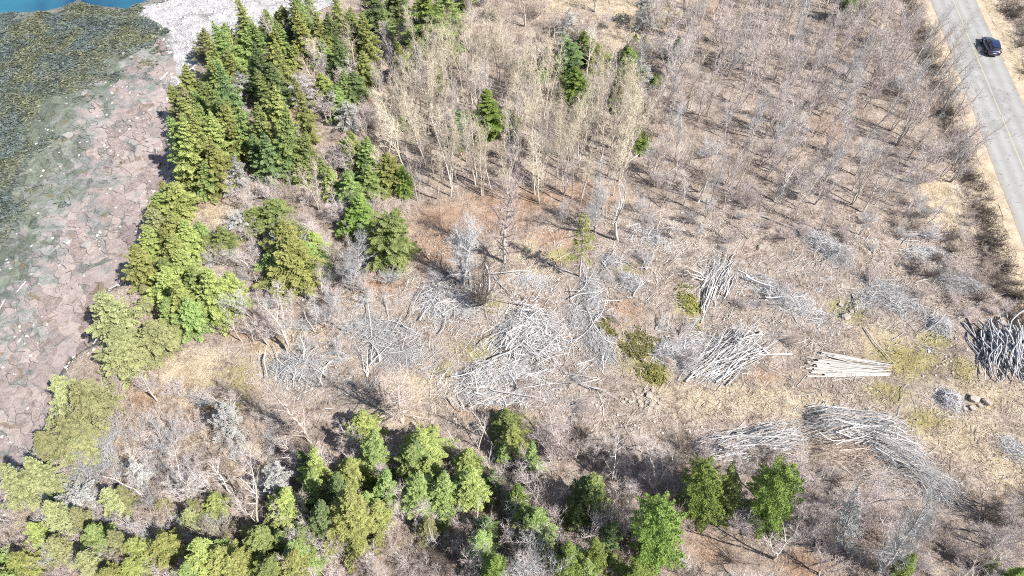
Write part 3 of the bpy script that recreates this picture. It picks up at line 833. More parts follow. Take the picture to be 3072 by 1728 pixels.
tr, cr = spruce_meshes(240, 9, 1.25, low=.34, dens=.6, sparse=.35, rounded=1); make_proto('polled', tr, cr, 'bark_grey', 'f_y', 'bark_grey', 9, 1.5)
for s in range(6):
    tr, cr = bare_meshes(300 + s, 9, 1 + (s % 2), .08, .06, .34, 24, .23, (.75, 1.2), 13, .85, .0100, .0075, 3)
    make_proto('aspen', tr, cr, 'bark_aspen', 'twig_cream', 'bark_aspen', 9, 1.3)
for s in range(5):
    tr, cr = bare_meshes(320 + s, 8, 1 + (s % 3), .18, .10, .30, 22, .28, (.5, 1.05), 11, .85, .0150, .0068, 3)
    make_proto('birch', tr, cr, 'bark_birch', 'twig_purple', 'bark_birch', 8, 2)
for s in range(3):
    tr, cr = bare_meshes(340 + s, 7, 1 + s, .18, .15, .25, 15, .30, (.35, 1.0), 4, .8, .018, .011, 1)
    make_proto('snag', tr, cr, 'bark_birch', 'dead_wood', 'bark_birch', 7, 2)
for s in range(6):
    tr, cr = bare_meshes(360 + s, 6.5, 1 + (s % 3), .18, .09, .25, 24, .25, (.55, 1.15), 11, .85, .0120, .0066, 3)
    make_proto('sapling', tr, cr, 'bark_grey', 'twig_purple', 'bark_grey', 6.5, 1.5)
    make_proto('sapling_grey', tr, cr, 'bark_grey', 'twig_grey', 'bark_grey', 6.5, 1.5)
    make_proto('sapling_tan', tr, cr, 'bark_aspen', 'twig_brown', 'bark_aspen', 6.5, 1.5)
for s in range(5):
    tr, cr = bare_meshes(380 + s, 3.6, 8, .6, .08, .15, 40, .30, (.4, 1.1), 9, .6, .0105, .0070, 3)
    for k, tg in (('bush_p', 'twig_purple'), ('bush_b', 'twig_brown'), ('bush_g', 'twig_grey'), ('bush_k', 'twig_pink'), ('bush_c', 'twig_cream'), ('bush_d', 'twig_dark')):
        make_proto(k, tr, cr, 'bark_grey' if k != 'bush_d' else 'twig_dark', tg, 'bark_grey' if k != 'bush_d' else 'twig_dark', 3.6, 2)
for s in range(3):
    tr, cr = bare_meshes(400 + s, 9, 1 + s, .14, .06, .14, 60, .29, (.3, 1.0), 16, .95, .0175, .0085, 3)
    make_proto('wide_k', tr, cr, 'bark_birch', 'twig_pink', 'twig_pink', 9, 2.6)
    make_proto('wide_g', tr, cr, 'bark_grey', 'twig_grey', 'twig_grey', 9, 2.6)
    make_proto('wide_b', tr, cr, 'bark_aspen', 'twig_brown', 'twig_pink', 9, 2.6)

prng = random.Random(4)
WF = {'spruce': 1.12, 'round_': 1.05}
NTREE = [0]
def plant(kind, name, x, y, h, w, label, cat, group=None, lean=(0, 0), variant=None, sink=0.0):
    """one tree: an empty at its foot with trunk and crown; w is the crown's width"""
    lst = PROTO[kind]
    if variant is None:
        if len({round(p[3], 2) for p in lst}) > 1:      # pick the slimness that fits
            want = (w / 2) / max(h, .1)
            c = sorted(lst, key=lambda p: abs(p[3] / p[2] - want))[:3]
            p = prng.choice(c)
        else: p = prng.choice(lst)
    else: p = lst[variant]
    e = link(name, None); tag(e, label, cat, group)
    e.empty_display_size = .3
    e.location = (x, y, tz(x, y) - sink)
    sz = h / p[2]; sx = (w / 2) / p[3] * WF.get(kind[:6], 1.0)
    sx = min(max(sx, sz * .45), sz * 2.2)
    e.scale = (sx, sx, sz)
    q = Quaternion((0, 0, 1), prng.uniform(0, 6.28))
    if lean != (0, 0):
        ax = Vector((-lean[1], lean[0], 0)); q = Quaternion(ax.normalized(), math.atan(math.hypot(*lean))) @ q
    e.rotation_mode = 'QUATERNION'; e.rotation_quaternion = q
    link('trunk', p[0], e); link('crown', p[1], e)
    NTREE[0] += 1
    return e
def plant_px(kind, name, c, tip, base, w, label, cat, group=None, maxlean=.22, variant=None, hmin=1.2, sink=0.0):
    """from the photograph: tip and foot pixels (enlarged crop c) and crown width there"""
    bx, by = P(c, *base); tx, ty = P(c, *tip)
    g = G(bx, by); h = max(hmin, tip_height(g[1], ty))
    dep = depth_at(g[0], g[1], h * .5)
    wid = w * K / FPX * dep
    dt = depth_at(g[0], g[1], h); xt = (tx - 1536) / FPX * dt
    lx = max(-maxlean, min(maxlean, (xt - g[0]) / h))
    return plant(kind, name, g[0], g[1], h, wid, label, cat, group, (lx, prng.uniform(-.04, .04)), variant, sink)

# ------------------------------------------------------------------ conifers, read off the photograph
# (crop, tip x, tip y, foot x, foot y, width, colour)
CON = [
 (1,1690,130,1720,330,130,'g'),(1,1530,190,1560,420,150,'p'),(1,1815,100,1870,330,130,'y'),(1,1990,60,2030,300,140,'g'),(1,2120,40,2170,260,130,'y'),
 (1,2260,10,2330,330,180,'d'),(1,2470,90,2510,420,130,'d'),(1,1700,230,1730,480,180,'y'),(1,1880,180,1910,480,170,'g'),(1,2100,190,2100,480,160,'y'),
 (1,1660,420,1660,720,200,'g'),(1,1440,470,1440,700,130,'y'),(1,1900,420,1960,720,150,'g'),(1,2010,500,2060,800,170,'d'),(1,1380,640,1430,980,160,'p'),
 (1,1530,600,1560,900,160,'g'),(1,1720,770,1730,1130,180,'y'),(1,1370,870,1480,1380,200,'y'),(1,1440,860,1560,1340,170,'y'),(1,1600,810,1660,1250,180,'y'),
 (1,1830,830,1860,1200,160,'g'),(1,1940,760,1990,1200,180,'g'),(1,2080,640,2130,1100,210,'y'),(1,2150,800,2200,1330,210,'g'),(1,1990,1000,2060,1380,180,'d'),
 (1,2290,1000,2320,1340,180,'g'),(1,1640,1050,1650,1430,200,'y'),(1,2400,550,2480,780,160,'y'),(1,2540,640,2570,900,130,'g'),(1,2430,300,2460,520,130,'g'),
 (1,2545,300,2570,620,160,'d'),(1,2480,1240,2500,1460,120,'y'),(1,2260,560,2290,810,150,'l'),(1,1780,1180,1800,1430,150,'l'),(1,2010,230,2030,420,120,'d'),
 (1,1800,560,1830,800,120,'l'),(1,1500,780,1540,1050,140,'g'),(1,2240,330,2230,520,110,'y'),(1,1560,1200,1590,1460,170,'g'),(1,1420,1130,1470,1400,150,'y'),
 (2,230,-110,270,260,220,'d'),(2,420,-110,430,200,200,'d'),(2,620,-120,700,490,330,'b'),(2,790,-60,800,300,180,'g'),(2,560,150,550,470,210,'d'),
 (2,690,480,740,650,150,'g'),(2,410,300,480,610,120,'y'),(2,60,90,110,420,160,'g'),(2,150,380,200,640,160,'y'),(2,100,540,110,750,170,'d'),
 (2,900,-80,930,70,150,'g'),(2,1730,80,1700,280,120,'l'),(2,1690,270,1700,530,190,'d'),(2,1830,250,1840,460,130,'b'),(2,1770,530,1770,770,160,'b'),
 (2,1290,870,1300,1000,90,'y'),(2,1480,480,1490,600,80,'b'),(2,2290,0,2330,210,180,'l'),(2,2290,280,2270,370,100,'b'),(2,2550,300,2530,440,110,'d'),
 (2,2170,380,2190,590,150,'b'),(2,2260,400,2260,730,130,'l'),(2,2080,700,2090,830,90,'b'),(2,2370,560,2370,650,90,'b'),(2,2250,960,2240,1110,110,'b'),
 (2,2120,540,2120,790,140,'d'),(2,190,1020,180,1330,170,'g'),(2,330,1130,370,1410,210,'y'),(2,460,1230,490,1460,120,'b'),(2,60,970,70,1200,150,'y'),
 (2,50,790,80,970,140,'l'),(2,200,1240,230,1470,200,'g'),(2,440,890,450,960,70,'g'),(2,20,520,40,760,120,'g'),(2,310,60,330,330,130,'g'),(2,880,860,900,1080,150,'d'),
 (2,1380,470,1390,560,120,'g'),(2,1640,420,1650,560,100,'g'),(2,1900,330,1950,520,130,'y'),
 (3,1240,-80,1235,180,80,'b'),(3,1370,20,1370,115,70,'g'),
 (4,1340,-70,1360,170,230,'y'),(4,1170,110,1190,300,150,'p'),(4,1290,150,1350,420,220,'y'),(4,1120,240,1180,490,160,'y'),(4,1040,370,1120,690,210,'y'),
 (4,1290,310,1340,560,180,'y'),(4,1430,200,1450,470,200,'y'),(4,1380,420,1420,720,220,'y'),(4,1240,560,1300,800,230,'y'),(4,1460,560,1490,830,200,'g'),
 (4,1560,560,1660,890,260,'y'),(4,1330,660,1400,990,200,'y'),(4,1250,780,1320,1010,180,'g'),(4,1440,790,1470,1050,190,'g'),(4,1710,600,1770,830,170,'y'),
 (4,780,730,900,1050,270,'p'),(4,1080,790,1110,880,110,'p'),(4,1130,980,1190,1160,240,'p'),(4,960,1130,960,1340,280,'p'),(4,1230,1010,1260,1180,170,'p'),
 (4,2060,50,2100,270,260,'g'),(4,1900,130,1940,270,200,'g'),(4,1650,250,1690,440,180,'g'),(4,1800,190,1820,290,150,'l'),(4,2130,200,2180,520,300,'y'),
 (4,2200,330,2240,690,320,'y'),(4,2350,290,2370,520,200,'y'),(4,1540,320,1580,440,130,'g'),(4,2040,420,2070,620,190,'g'),(4,1500,210,1530,400,130,'g'),(4,1950,210,1990,330,140,'g'),
 (4,1180,-10,1230,180,140,'g'),(4,1370,780,1380,930,160,'g'),(4,1590,700,1640,900,190,'g'),
 (5,130,10,150,290,190,'b'),(5,40,-160,60,100,170,'g'),(5,40,180,60,310,150,'b'),
 (7,560,-80,560,180,180,'p'),(7,740,-20,760,290,320,'p'),(7,460,230,450,330,120,'p'),(7,600,240,600,490,250,'p'),(7,420,370,420,570,190,'p'),(7,640,410,660,570,240,'p'),
 (7,270,590,290,890,240,'p'),(7,420,550,420,830,220,'p'),(7,440,835,450,935,120,'d'),(7,860,850,860,990,180,'p'),(7,1030,790,1040,910,150,'p'),
 (7,540,930,530,1020,160,'p'),(7,740,960,750,1110,180,'p'),(7,600,960,600,1150,220,'p'),(7,1250,880,1250,960,100,'y'),(7,1410,935,1420,1050,170,'p'),
 (7,1640,830,1640,960,150,'y'),(7,1300,1130,1300,1290,230,'y'),(7,100,1050,100,1210,280,'p'),(7,60,1280,60,1410,240,'p'),(7,250,1270,250,1400,220,'p'),
 (7,470,1220,470,1360,220,'p'),(7,650,1200,650,1340,220,'p'),(7,800,1280,800,1420,220,'p'),(7,540,1370,540,1500,240,'p'),(7,960,1150,960,1290,200,'p'),
 (7,1080,1180,1080,1320,180,'y'),(7,380,1380,380,1520,230,'p'),(7,100,1400,100,1540,240,'p'),(7,700,1400,700,1540,230,'p'),(7,900,1390,900,1530,220,'y'),(7,1060,1320,1060,1450,180,'y'),
 (7,1570,1190,1590,1440,250,'y'),(7,1700,1200,1720,1420,290,'y'),(7,1840,1270,1840,1480,220,'y'),(7,1960,1070,1990,1260,250,'g'),(7,2130,1140,2130,1290,200,'g'),
 (7,2250,1180,2260,1340,220,'g'),(7,2030,1330,2060,1500,290,'g'),(7,2210,1300,2230,1490,240,'y'),(7,2200,800,2180,1020,210,'y'),(7,2400,470,2380,790,170,'y'),
 (7,2540,660,2560,900,170,'d'),(7,2380,650,2350,900,150,'g'),(7,2440,860,2430,1150,190,'d'),(7,200,1430,210,1540,200,'p'),(7,860,1080,860,1200,190,'p'),(7,330,700,340,800,150,'p'),
 (7,1760,1320,1770,1510,230,'y'),(7,1460,1360,1480,1520,200,'g'),(7,300,1120,300,1230,170,'p'),(7,690,300,690,430,200,'p'),
 (8,150,230,170,400,220,'y'),(8,240,330,240,660,190,'g'),(8,600,320,630,550,280,'y'),(8,520,430,510,680,180,'g'),(8,660,560,680,710,180,'y'),(8,60,560,80,770,220,'y'),
 (8,580,690,590,940,250,'g'),(8,780,700,780,960,190,'g'),(8,960,480,960,650,170,'y'),(8,980,620,990,890,230,'y'),(8,1290,300,1290,480,190,'y'),(8,1440,460,1440,690,120,'g'),
 (8,1150,650,1150,790,130,'d'),(8,1320,780,1330,960,160,'b'),(8,330,650,340,910,180,'g'),(8,60,770,80,1160,310,'y'),(8,270,860,270,1070,200,'y'),
 (8,1790,940,1800,1070,160,'g'),(8,1480,970,1500,1180,200,'g'),(8,1040,1110,1040,1310,180,'g'),(8,1150,1280,1150,1490,200,'b'),(8,1720,1210,1740,1460,190,'b'),
 (8,1920,1150,1930,1410,150,'b'),(8,1550,1160,1560,1310,160,'g'),(8,2050,1290,2050,1400,120,'g'),(8,2230,1360,2230,1520,200,'b'),(8,650,1010,650,1130,140,'p'),(8,260,1140,270,1230,110,'y'),
 (8,1240,470,1240,580,110,'g'),(8,1830,700,1800,930,180,'d'),(8,180,820,180,1040,180,'g'),(8,880,690,890,880,150,'d'),(8,1400,1000,1400,1180,130,'d'),(8,1850,1320,1850,1500,150,'g'),
 (9,340,600,350,960,170,'g'),(9,1590,1310,1600,1490,140,'b'),(9,2430,1370,2430,1480,100,'b'),(9,2290,1300,2290,1400,60,'y'),(9,30,780,30,900,110,'g'),
]
ZONE = [
 ('spruce on the wooded point behind the white cobble beach', 'spruces on the point'),
 ('spruce in the tall shore stand above the pink rock', 'spruces of the tall shore stand'),
 ('spruce in the clump on the bank by the rock shelf', 'spruces of the bank clump'),
 ('spruce among the bare poplars behind the clearing', 'spruces among the bare poplars'),
 ('spruce crowding the low shore corner beside driftwood', 'spruces of the shore corner'),
 ('spruce in the dark strip of evergreens below the brush piles', 'evergreens below the brush piles'),
 ('spruce in the scrub beside the long brush pile', 'spruces in the scrub'),
]
CNAME = {'y': 'yellow green', 'g': 'mid green', 'd': 'dark green', 'b': 'bright green', 'p': 'pale yellow green', 'l': 'grey lichen hung'}
MARKS = [((2, 1130, 1030), 'the lone bright cone shaped spruce'), ((5, 370, 530), 'the rounded green pine'), ((5, 1232, 540), 'the tall pale twiggy tree'), ((5, 2090, 360), 'the crooked white dead birch'),
 ((5, 920, 700), 'the silver grey several stemmed tree'), ((8, 465, 275), 'the broad forked leafless tree'), ((8, 1630, 570), 'the fountain shaped pinkish bush'), ((8, 2350, 1310), 'the purple leaning bush'), ((9, 160, 990), 'the striped pole pile'),
 ((9, 1350, 600), 'the curved windrow'), ((4, 2170, 1210), 'the multi stemmed white birch'), ((7, 1950, 1070), 'the arching white birch'), ((7, 1720, 390), 'the grey lichen spruce'), ((7, 80, 830), 'the long driftwood pole'),
 ((1, 1275, 755), 'the white boulder on pink rock'), ((9, 2250, 150), 'the boulders by the dark heap'), ((3, 2300, 350), 'the road by the car'), ((2, 2230, 1150), 'the broken white trunk'), ((6, 1830, 190), 'the pale blue grey bush'), ((1, 1500, 330), 'the white cobble beach'), ((3, 1650, 700), 'the pale silver tree by the road'), ((3, 380, 470), 'the tall pale thicket birch')]
MARKS = [(GP(*q), t) for q, t in MARKS]
def place_words(x, y, zone, group, lim=8.0):
    best = min(MARKS, key=lambda m: (m[0][0] - x) ** 2 + (m[0][1] - y) ** 2)
    d = math.hypot(best[0][0] - x, best[0][1] - y)
    if d < 3.2: return 'close beside ' + best[1], 'trees close beside ' + best[1]
    if d < lim: return 'a few paces from ' + best[1], 'trees a few paces from ' + best[1]
    return zone, group
def size_words(h, w):
    a = 'very tall' if h > 11 else 'tall' if h > 8 else 'middling' if h > 5 else 'low'
    q = w / max(h, .1)
    return a + (' slim' if q < .30 else ' broad' if q > .55 else '')
def zone_of(px, py):
    if px > 1330 and py < 700: return 3
    if px < 1330 and py < 200: return 0
    if py < 590: return 1
    if py < 1130: return 2
    if px < 560: return 4
    if px < 1900: return 5
    return 6
for (c, tx, ty, bx, by, w, k) in CON:
    if c == 7 and k == 'p' and by > 900:
        if prng.random() < .30: continue
        jx, jy = prng.uniform(-60, 60), prng.uniform(-35, 35); tx += jx; bx += jx; ty += jy; by += jy; w *= prng.uniform(.65, 1.25); ty -= prng.uniform(0, 60)
        k = prng.choice('ppppyg')
    px, py = P(c, bx, by); z = ZONE[zone_of(px, py)]
    low = ty > by - 190 and k == 'p'
    g = G(px, py); hh = max(2.2, tip_height(g[1], P(c, tx, ty)[1]))
    sw = size_words(hh, w * K / FPX * depth_at(*g)) + ' ' + CNAME[k]
    pw, gw = place_words(g[0], g[1], z[0].replace('spruce ', ''), z[1])
    zi = zone_of(px, py)
    if zi == 3: w *= 1.3; ty -= (by - ty) * .12
    if prng.random() < (.6, .6, .5, .9, .1, .25, 0)[zi] and k != 'l':
        q = g + np.array([prng.uniform(-1.3, 1.3), prng.uniform(.6, 2.0)]); h2 = hh * prng.uniform(.6, .95); k2 = prng.choice({'y': 'ygg', 'g': 'gdy', 'd': 'ddg', 'b': 'bgd', 'p': 'ppy'}[k])
        if coast_d(q[0], q[1]) > .8:
            w2 = w * K / FPX * depth_at(*g) * prng.uniform(.8, 1.1); s2 = size_words(h2, w2) + ' ' + CNAME[k2]; p2, g2 = place_words(q[0], q[1], z[0].replace('spruce ', ''), z[1])
            plant('spruce_' + k2, 'spruce_tree', q[0], q[1], h2, w2, s2 + ' spruce ' + p2, 'tree', g2 + ', ' + s2, (prng.uniform(-.08, .05), prng.uniform(-.04, .04)))
    plant_px('spruce_' + k, 'spruce_tree', c, (tx, ty), (bx, by), w * 1.12, sw + ' spruce ' + pw, 'tree', gw + ', ' + sw, hmin=2.2)
# those that stand out
KEYCON = [
 ('spruce_b', (2, 1100, 680, 1130, 1030), 260, 'lone bright green cone shaped spruce among pale poplars', 1),
 ('round_g', (5, 360, 180, 370, 530), 330, 'rounded green pine beside the russet litter and grey brush', None),
 ('polled', (5, 1830, 160, 1800, 640), 190, 'slim evergreen with bare lower stem standing alone in clearing', None),
 ('spruce_g', (8, 1920, 680, 1920, 990), 240, 'green spruce beside the pinkish leafless bush', None),
 ('round_b', (8, 2400, 880, 2350, 1310), 225, 'large bright green spruce beside a purple leaning bush', None),
 ('round_b', (9, 170, 590, 160, 990), 205, 'bright green spruce in front of the striped pole pile', None),
 ('round_b', (9, 780, 590, 610, 1040), 215, 'vivid green spruce leaning at the end of the pole pile', None),
 ('spruce_l', (9, 1290, 710, 1190, 1210), 180, 'half dead spruce, green at top and grey below, by long brush pile', None),
 ('spruce_l', (7, 1690, 100, 1720, 390), 220, 'pale grey lichen covered spruce beside russet grass', None),
 ('spruce_l', (7, 2090, 560, 2080, 830), 250, 'pale grey lichen covered spruce beside dark evergreens', None),
 ('spruce_l', (7, 640, 790, 650, 940), 230, 'low grey lichen covered spruce behind shore corner', None),
 ('spruce_l', (7, 820, 765, 820, 860), 150, 'small grey lichen covered spruce in a dark hollow', None),
 ('spruce_l', (7, 1090, 560, 1080, 770), 110, 'narrow grey lichen covered spruce beside bare birches', None),
]
for kind, (c, tx, ty, bx, by), w, lab, v in KEYCON:
    plant_px(kind, 'pine_tree' if kind == 'round_g' else 'spruce_tree', c, (tx, ty), (bx, by), w, lab, 'tree', None, .3, v)

# ------------------------------------------------------------------ bare trees that stand out
KEYBARE = [
 ('wide_k', 'bare_tree', (5, 1190, -110, 1232, 540), 430, 'tall pale leafless tree with wide twiggy crown in clearing', 0),
 ('wide_g', 'bare_tree', (5, 930, 220, 920, 700), 340, 'silver grey leafless tree with several stems above brush', 2),
 ('snag', 'birch_tree', (5, 2200, -210, 2090, 360), 400, 'white dead birch with crooked arms at the forest edge', 0),
 ('wide_g', 'birch_tree', (5, 1950, -180, 1905, 300), 200, 'grey birch beside the crooked white dead birch', 1),
 ('wide_g', 'bare_tree', (5, 60, 330, 85, 750), 300, 'grey leafless tree between round pine and bank spruces', 1),
 ('wide_b', 'bare_tree', (8, 420, -170, 465, 275), 480, 'broad leafless tree with forked pale trunk by evergreens', 1),
 ('wide_b', 'bare_tree', (7, 2110, 0, 2345, 440), 380, 'leafless tree leaning towards grey lichen spruces', 0),
 ('birch', 'birch_tree', (7, 1700, 600, 1950, 1070), 300, 'white birch with long arching stems beside lichen spruce', 1),
 ('snag', 'birch_tree', (4, 2030, 690, 2170, 1210), 300, 'multi stemmed white birch beside the grey pole heap', 2),
 ('snag', 'birch_tree', (4, 1870, 420, 1930, 610), 150, 'white forked birch in front of the green bank spruces', 1),
 ('snag', 'birch_tree', (4, 1690, 790, 1830, 1130), 120, 'thin white birch at the foot of bank spruces', 0),
 ('snag', 'birch_tree', (4, 1870, 890, 1920, 1140), 90, 'short white birch over russet grass', 0),
 ('snag', 'birch_tree', (4, 2300, 870, 2380, 1060), 120, 'small white birch beside silver brush bush', 1),
 ('birch', 'birch_tree', (7, 1370, 570, 1420, 910), 360, 'grey white many branched birch in the bottom hollow', 2),
 ('bush_g', 'grey_shrub', (7, 1240, 240, 1250, 500), 330, 'silver grey leafless shrub above the many branched birch', None),
 ('bush_c', 'cream_shrub', (7, 1620, 990, 1640, 1190), 260, 'cream leafless shrub with fanned stems', None),
 ('bush_k', 'pink_shrub', (8, 1630, 215, 1630, 570), 420, 'pinkish leafless bush with stems radiating like a fountain', 0),
 ('bush_k', 'pink_shrub', (8, 1550, 680, 1550, 980), 270, 'upright pinkish leafless bush among evergreens', 1),
 ('bush_p', 'purple_shrub', (8, 2110, 880, 2010, 1160), 260, 'purple grey leaning bush beside large bright spruce', 2),
 ('bush_g', 'grey_shrub', (8, 1400, 1180, 1400, 1470), 400, 'large grey leafless bush with fanned stems by dark hollow', 3),
 ('birch', 'birch_tree', (8, 150, 1200, 190, 1420), 200, 'small white birch above brown scrub', 3),
 ('snag', 'birch_tree', (8, 2020, 430, 2030, 740), 190, 'white dead birch with level arms in dark shade', 0),
 ('snag', 'birch_tree', (8, 2490, 420, 2390, 760), 200, 'white forked birch in the dark shade near pole pile', 1),
 ('snag', 'birch_tree', (8, 2300, 430, 2310, 660), 140, 'slim white birch in shade between two white birches', 2),
 ('snag', 'birch_tree', (8, 1070, 470, 1140, 660), 170, 'small dead white tree between evergreens', 2),
 ('snag', 'birch_tree', (8, 1050, 880, 1050, 1120), 170, 'dead white birch over the dark hollow', 1),
 ('bush_d', 'dark_shrub', (5, 1060, 450, 1050, 850), 170, 'dark upright stems standing beside the level white pole', 0),
 ('wide_g', 'bare_tree', (9, 2010, 920, 1450, 1450), 210, 'big grey tree leaning over the end of long brush pile', 0),
 ('birch', 'birch_tree', (9, 780, 1060, 690, 1320), 260, 'white birch with twisted arms below vivid spruce', 4),
 ('birch', 'birch_tree', (9, 2500, 1120, 2190, 1330), 180, 'leaning birch in brown scrub', 0),
 ('snag', 'birch_tree', (9, 1590, 1040, 1520, 1240), 130, 'small white birch behind the leaning grey tree', 1),
 ('bush_g', 'grey_shrub', (4, 2500, 720, 2500, 980), 230, 'round silver brush bush at edge of clearing', 1),
 ('bush_g', 'grey_shrub', (5, 360, 560, 370, 690), 210, 'low silver brush bush under round pine', 2),
 ('bush_g', 'grey_shrub', (6, 1870, 40, 1830, 190), 180, 'pale blue grey bush near the road ditch', 2),
 ('bush_g', 'grey_shrub', (3, 1790, 420, 1650, 700), 330, 'pale silver leafless tree by the road bend', 3),
 ('birch', 'birch_tree', (2, 1330, 580, 1350, 930), 260, 'white forked birch above the poplar stand', 1),
 ('birch', 'birch_tree', (2, 1900, 180, 1880, 390), 200, 'white birch beside dark evergreens', 2),
 ('birch', 'birch_tree', (3, 420, 0, 380, 470), 200, 'tall pale birch in the grey thicket', 0),
 ('birch', 'birch_tree', (3, 260, 80, 240, 320), 200, 'clump birch in the grey thicket', 2),
]
for kind, nm, (c, tx, ty, bx, by), w, lab, v in KEYBARE:
    plant_px(kind, nm, c, (tx, ty), (bx, by), w, lab, 'shrub' if 'shrub' in nm else 'tree', None, .75 if c in (7, 9, 4) else .4, v)

# ------------------------------------------------------------------ stands of bare trees
TAKEN = []
KEEP = [(*GP(*q), rr) for q, rr in (((2, 1130, 1030), 2.6), ((5, 370, 530), 2.4), ((5, 1232, 540), 2.2), ((5, 920, 700), 2.0), ((2, 1770, 770), 2.4), ((2, 1700, 530), 2.4), ((2, 2190, 590), 2.2), ((5, 2090, 360), 2.2), ((8, 1630, 570), 2.2), ((8, 2350, 1310), 1.8), ((9, 160, 990), 1.8), ((9, 610, 1070), 1.8), ((4, 2170, 1210), 2.0), ((7, 1950, 1070), 2.0))]
def stand(poly_px, n, mix, hr, wr, spacing, seed, label, group, cat='tree', lean=0.0, mask=None):
    r = np.random.default_rng(seed)
    poly = [tuple(G(*p)) for p in poly_px]
    xs = [p[0] for p in poly]; ys = [p[1] for p in poly]
    done = tries = 0
    cells = {}
    while done < n and tries < n * 40:
        tries += 1
        x, y = r.uniform(min(xs), max(xs)), r.uniform(min(ys), max(ys))
        if not in_poly(np.array([x]), np.array([y]), poly)[0]: continue
        if abs(float(road_s(x, y))) < RW / 2 + 2.6: continue
        if mask and r.random() > mask(x, y): continue
        if any((x - a) ** 2 + ((y - b) * (.30 if y < b else 1.2)) ** 2 < rr * rr for a, b, rr in KEEP): continue
        if any((x - a) ** 2 + (y - b) ** 2 < spacing ** 2 for a, b in TAKEN[-700:]): continue
        TAKEN.append((x, y))
        t = r.random(); acc = 0
        for kind, nm, adj, pr in mix:
            acc += pr
            if t < acc: break
        h = r.uniform(*hr); w = r.uniform(*wr)
        if 'bush' in kind: h *= .55; w *= 1.2
        if kind == 'snag': h *= .8
        pw, gw = place_words(x, y, label, group)
        sw = ('very tall' if h > 9.5 else 'tall' if h > 7 else 'middling' if h > 5 else 'short' if h > 2.6 else 'knee high') + ' ' + (adj[4:] if adj.startswith('low ') else adj)
        plant(kind, nm, x, y, h, w, sw + ' ' + pw, 'shrub' if 'bush' in kind else cat, gw + ', ' + sw,
              (r.normal(lean, .07), r.normal(0, .06)))
        done += 1
    print('stand', group, done)
stand([(570, 215), (760, 130), (1010, 40), (1130, 180), (980, 330), (900, 540), (700, 600), (575, 520)], 30,
      [('spruce_y', 'spruce_tree', 'yellow green spruce', .5), ('spruce_g', 'spruce_tree', 'mid green spruce', .35), ('spruce_d', 'spruce_tree', 'dark green spruce', .15)],
      (5.5, 9.5), (2.4, 3.4), 1.5, 20, 'filling the shore stand', 'spruces filling the shore stand')
# pale poplars behind the clearing
stand([(1190, 300), (1330, 230), (1480, 250), (1700, 210), (1880, 300), (1930, 470), (1830, 610), (1640, 625), (1480, 615), (1250, 640), (1190, 500)], 135,
      [('aspen', 'poplar_tree', 'cream barked leafless poplar', .78), ('birch', 'birch_tree', 'white barked leafless birch', .10), ('sapling', 'bare_sapling', 'purple twigged leafless sapling', .12)],
      (7, 11), (1.7, 3.0), .95, 21, 'in the pale stand behind the clearing', 'poplar stand')
# grey thicket to the road
stand([(1960, -40), (2750, -60), (2810, 150), (2905, 440), (2870, 590), (2700, 640), (2480, 660), (2300, 655), (2050, 640), (1930, 560), (1900, 300)], 255,
      [('sapling', 'bare_sapling', 'purple twigged leafless sapling', .40), ('sapling_grey', 'bare_sapling', 'silver grey leafless sapling', .17), ('sapling_tan', 'alder_tree', 'tan barked leafless alder', .19), ('birch', 'birch_tree', 'white barked leafless birch', .11),
       ('bush_p', 'purple_shrub', 'low purple twigged shrub', .08), ('bush_g', 'grey_shrub', 'low silver grey shrub', .05)],
      (5.2, 9.2), (2.0, 3.6), .85, 22, 'in the thicket beside the road', 'roadside thicket', lean=.05)
stand([(1650, 610), (2000, 600), (2850, 610), (2780, 720), (2300, 730), (1950, 720), (1700, 700)], 34,
      [('sapling', 'bare_sapling', 'purple twigged leafless sapling', .35), ('sapling_grey', 'bare_sapling', 'silver grey leafless sapling', .25), ('bush_k', 'pink_shrub', 'pinkish twigged shrub', .2), ('bush_g', 'grey_shrub', 'silver grey shrub', .2)],
      (3.0, 6.0), (1.4, 2.4), 1.8, 35, 'where the thicket thins into the clearing', 'edge of the thicket')
# tan brush at the top
stand([(1340, -60), (1960, -60), (1960, 230), (1800, 180), (1560, 230), (1330, 280)], 55,
      [('sapling_tan', 'alder_tree', 'tan barked leafless alder', .4), ('bush_c', 'cream_shrub', 'cream twigged shrub', .2), ('bush_k', 'pink_shrub', 'pinkish twigged shrub', .2), ('aspen', 'poplar_tree', 'cream barked leafless poplar', .2)],
      (5, 8), (2.0, 3.4), 1.2, 23, 'around the straw coloured opening', 'brush around the straw opening',
      mask=lambda x, y: 0.04 if blob_mask(np.array([x]), np.array([y]), STRAW)[0] > .35 else 1)
# gaps between the shore evergreens
stand([(700, 90), (1330, 60), (1300, 300), (1190, 480), (1060, 800), (880, 830), (720, 640), (960, 420), (900, 250)], 75,
      [('bush_p', 'purple_shrub', 'purple twigged shrub', .4), ('sapling', 'bare_sapling', 'purple twigged leafless sapling', .25), ('bush_b', 'brown_shrub', 'brown twigged shrub', .15), ('aspen', 'poplar_tree', 'cream barked leafless poplar', .2)],
      (4, 7.5), (2.0, 3.2), 1.1, 24, 'between the shore evergreens', 'growth between shore evergreens')
stand([(700, 640), (900, 700), (900, 960), (780, 1000), (640, 900), (620, 720)], 16,
      [('bush_p', 'purple_shrub', 'purple twigged shrub', .7), ('bush_b', 'brown_shrub', 'brown twigged shrub', .3)], (4, 6), (2.0, 3.2), 1.2, 25, 'beside the bank spruces', 'shrubs beside bank spruces')
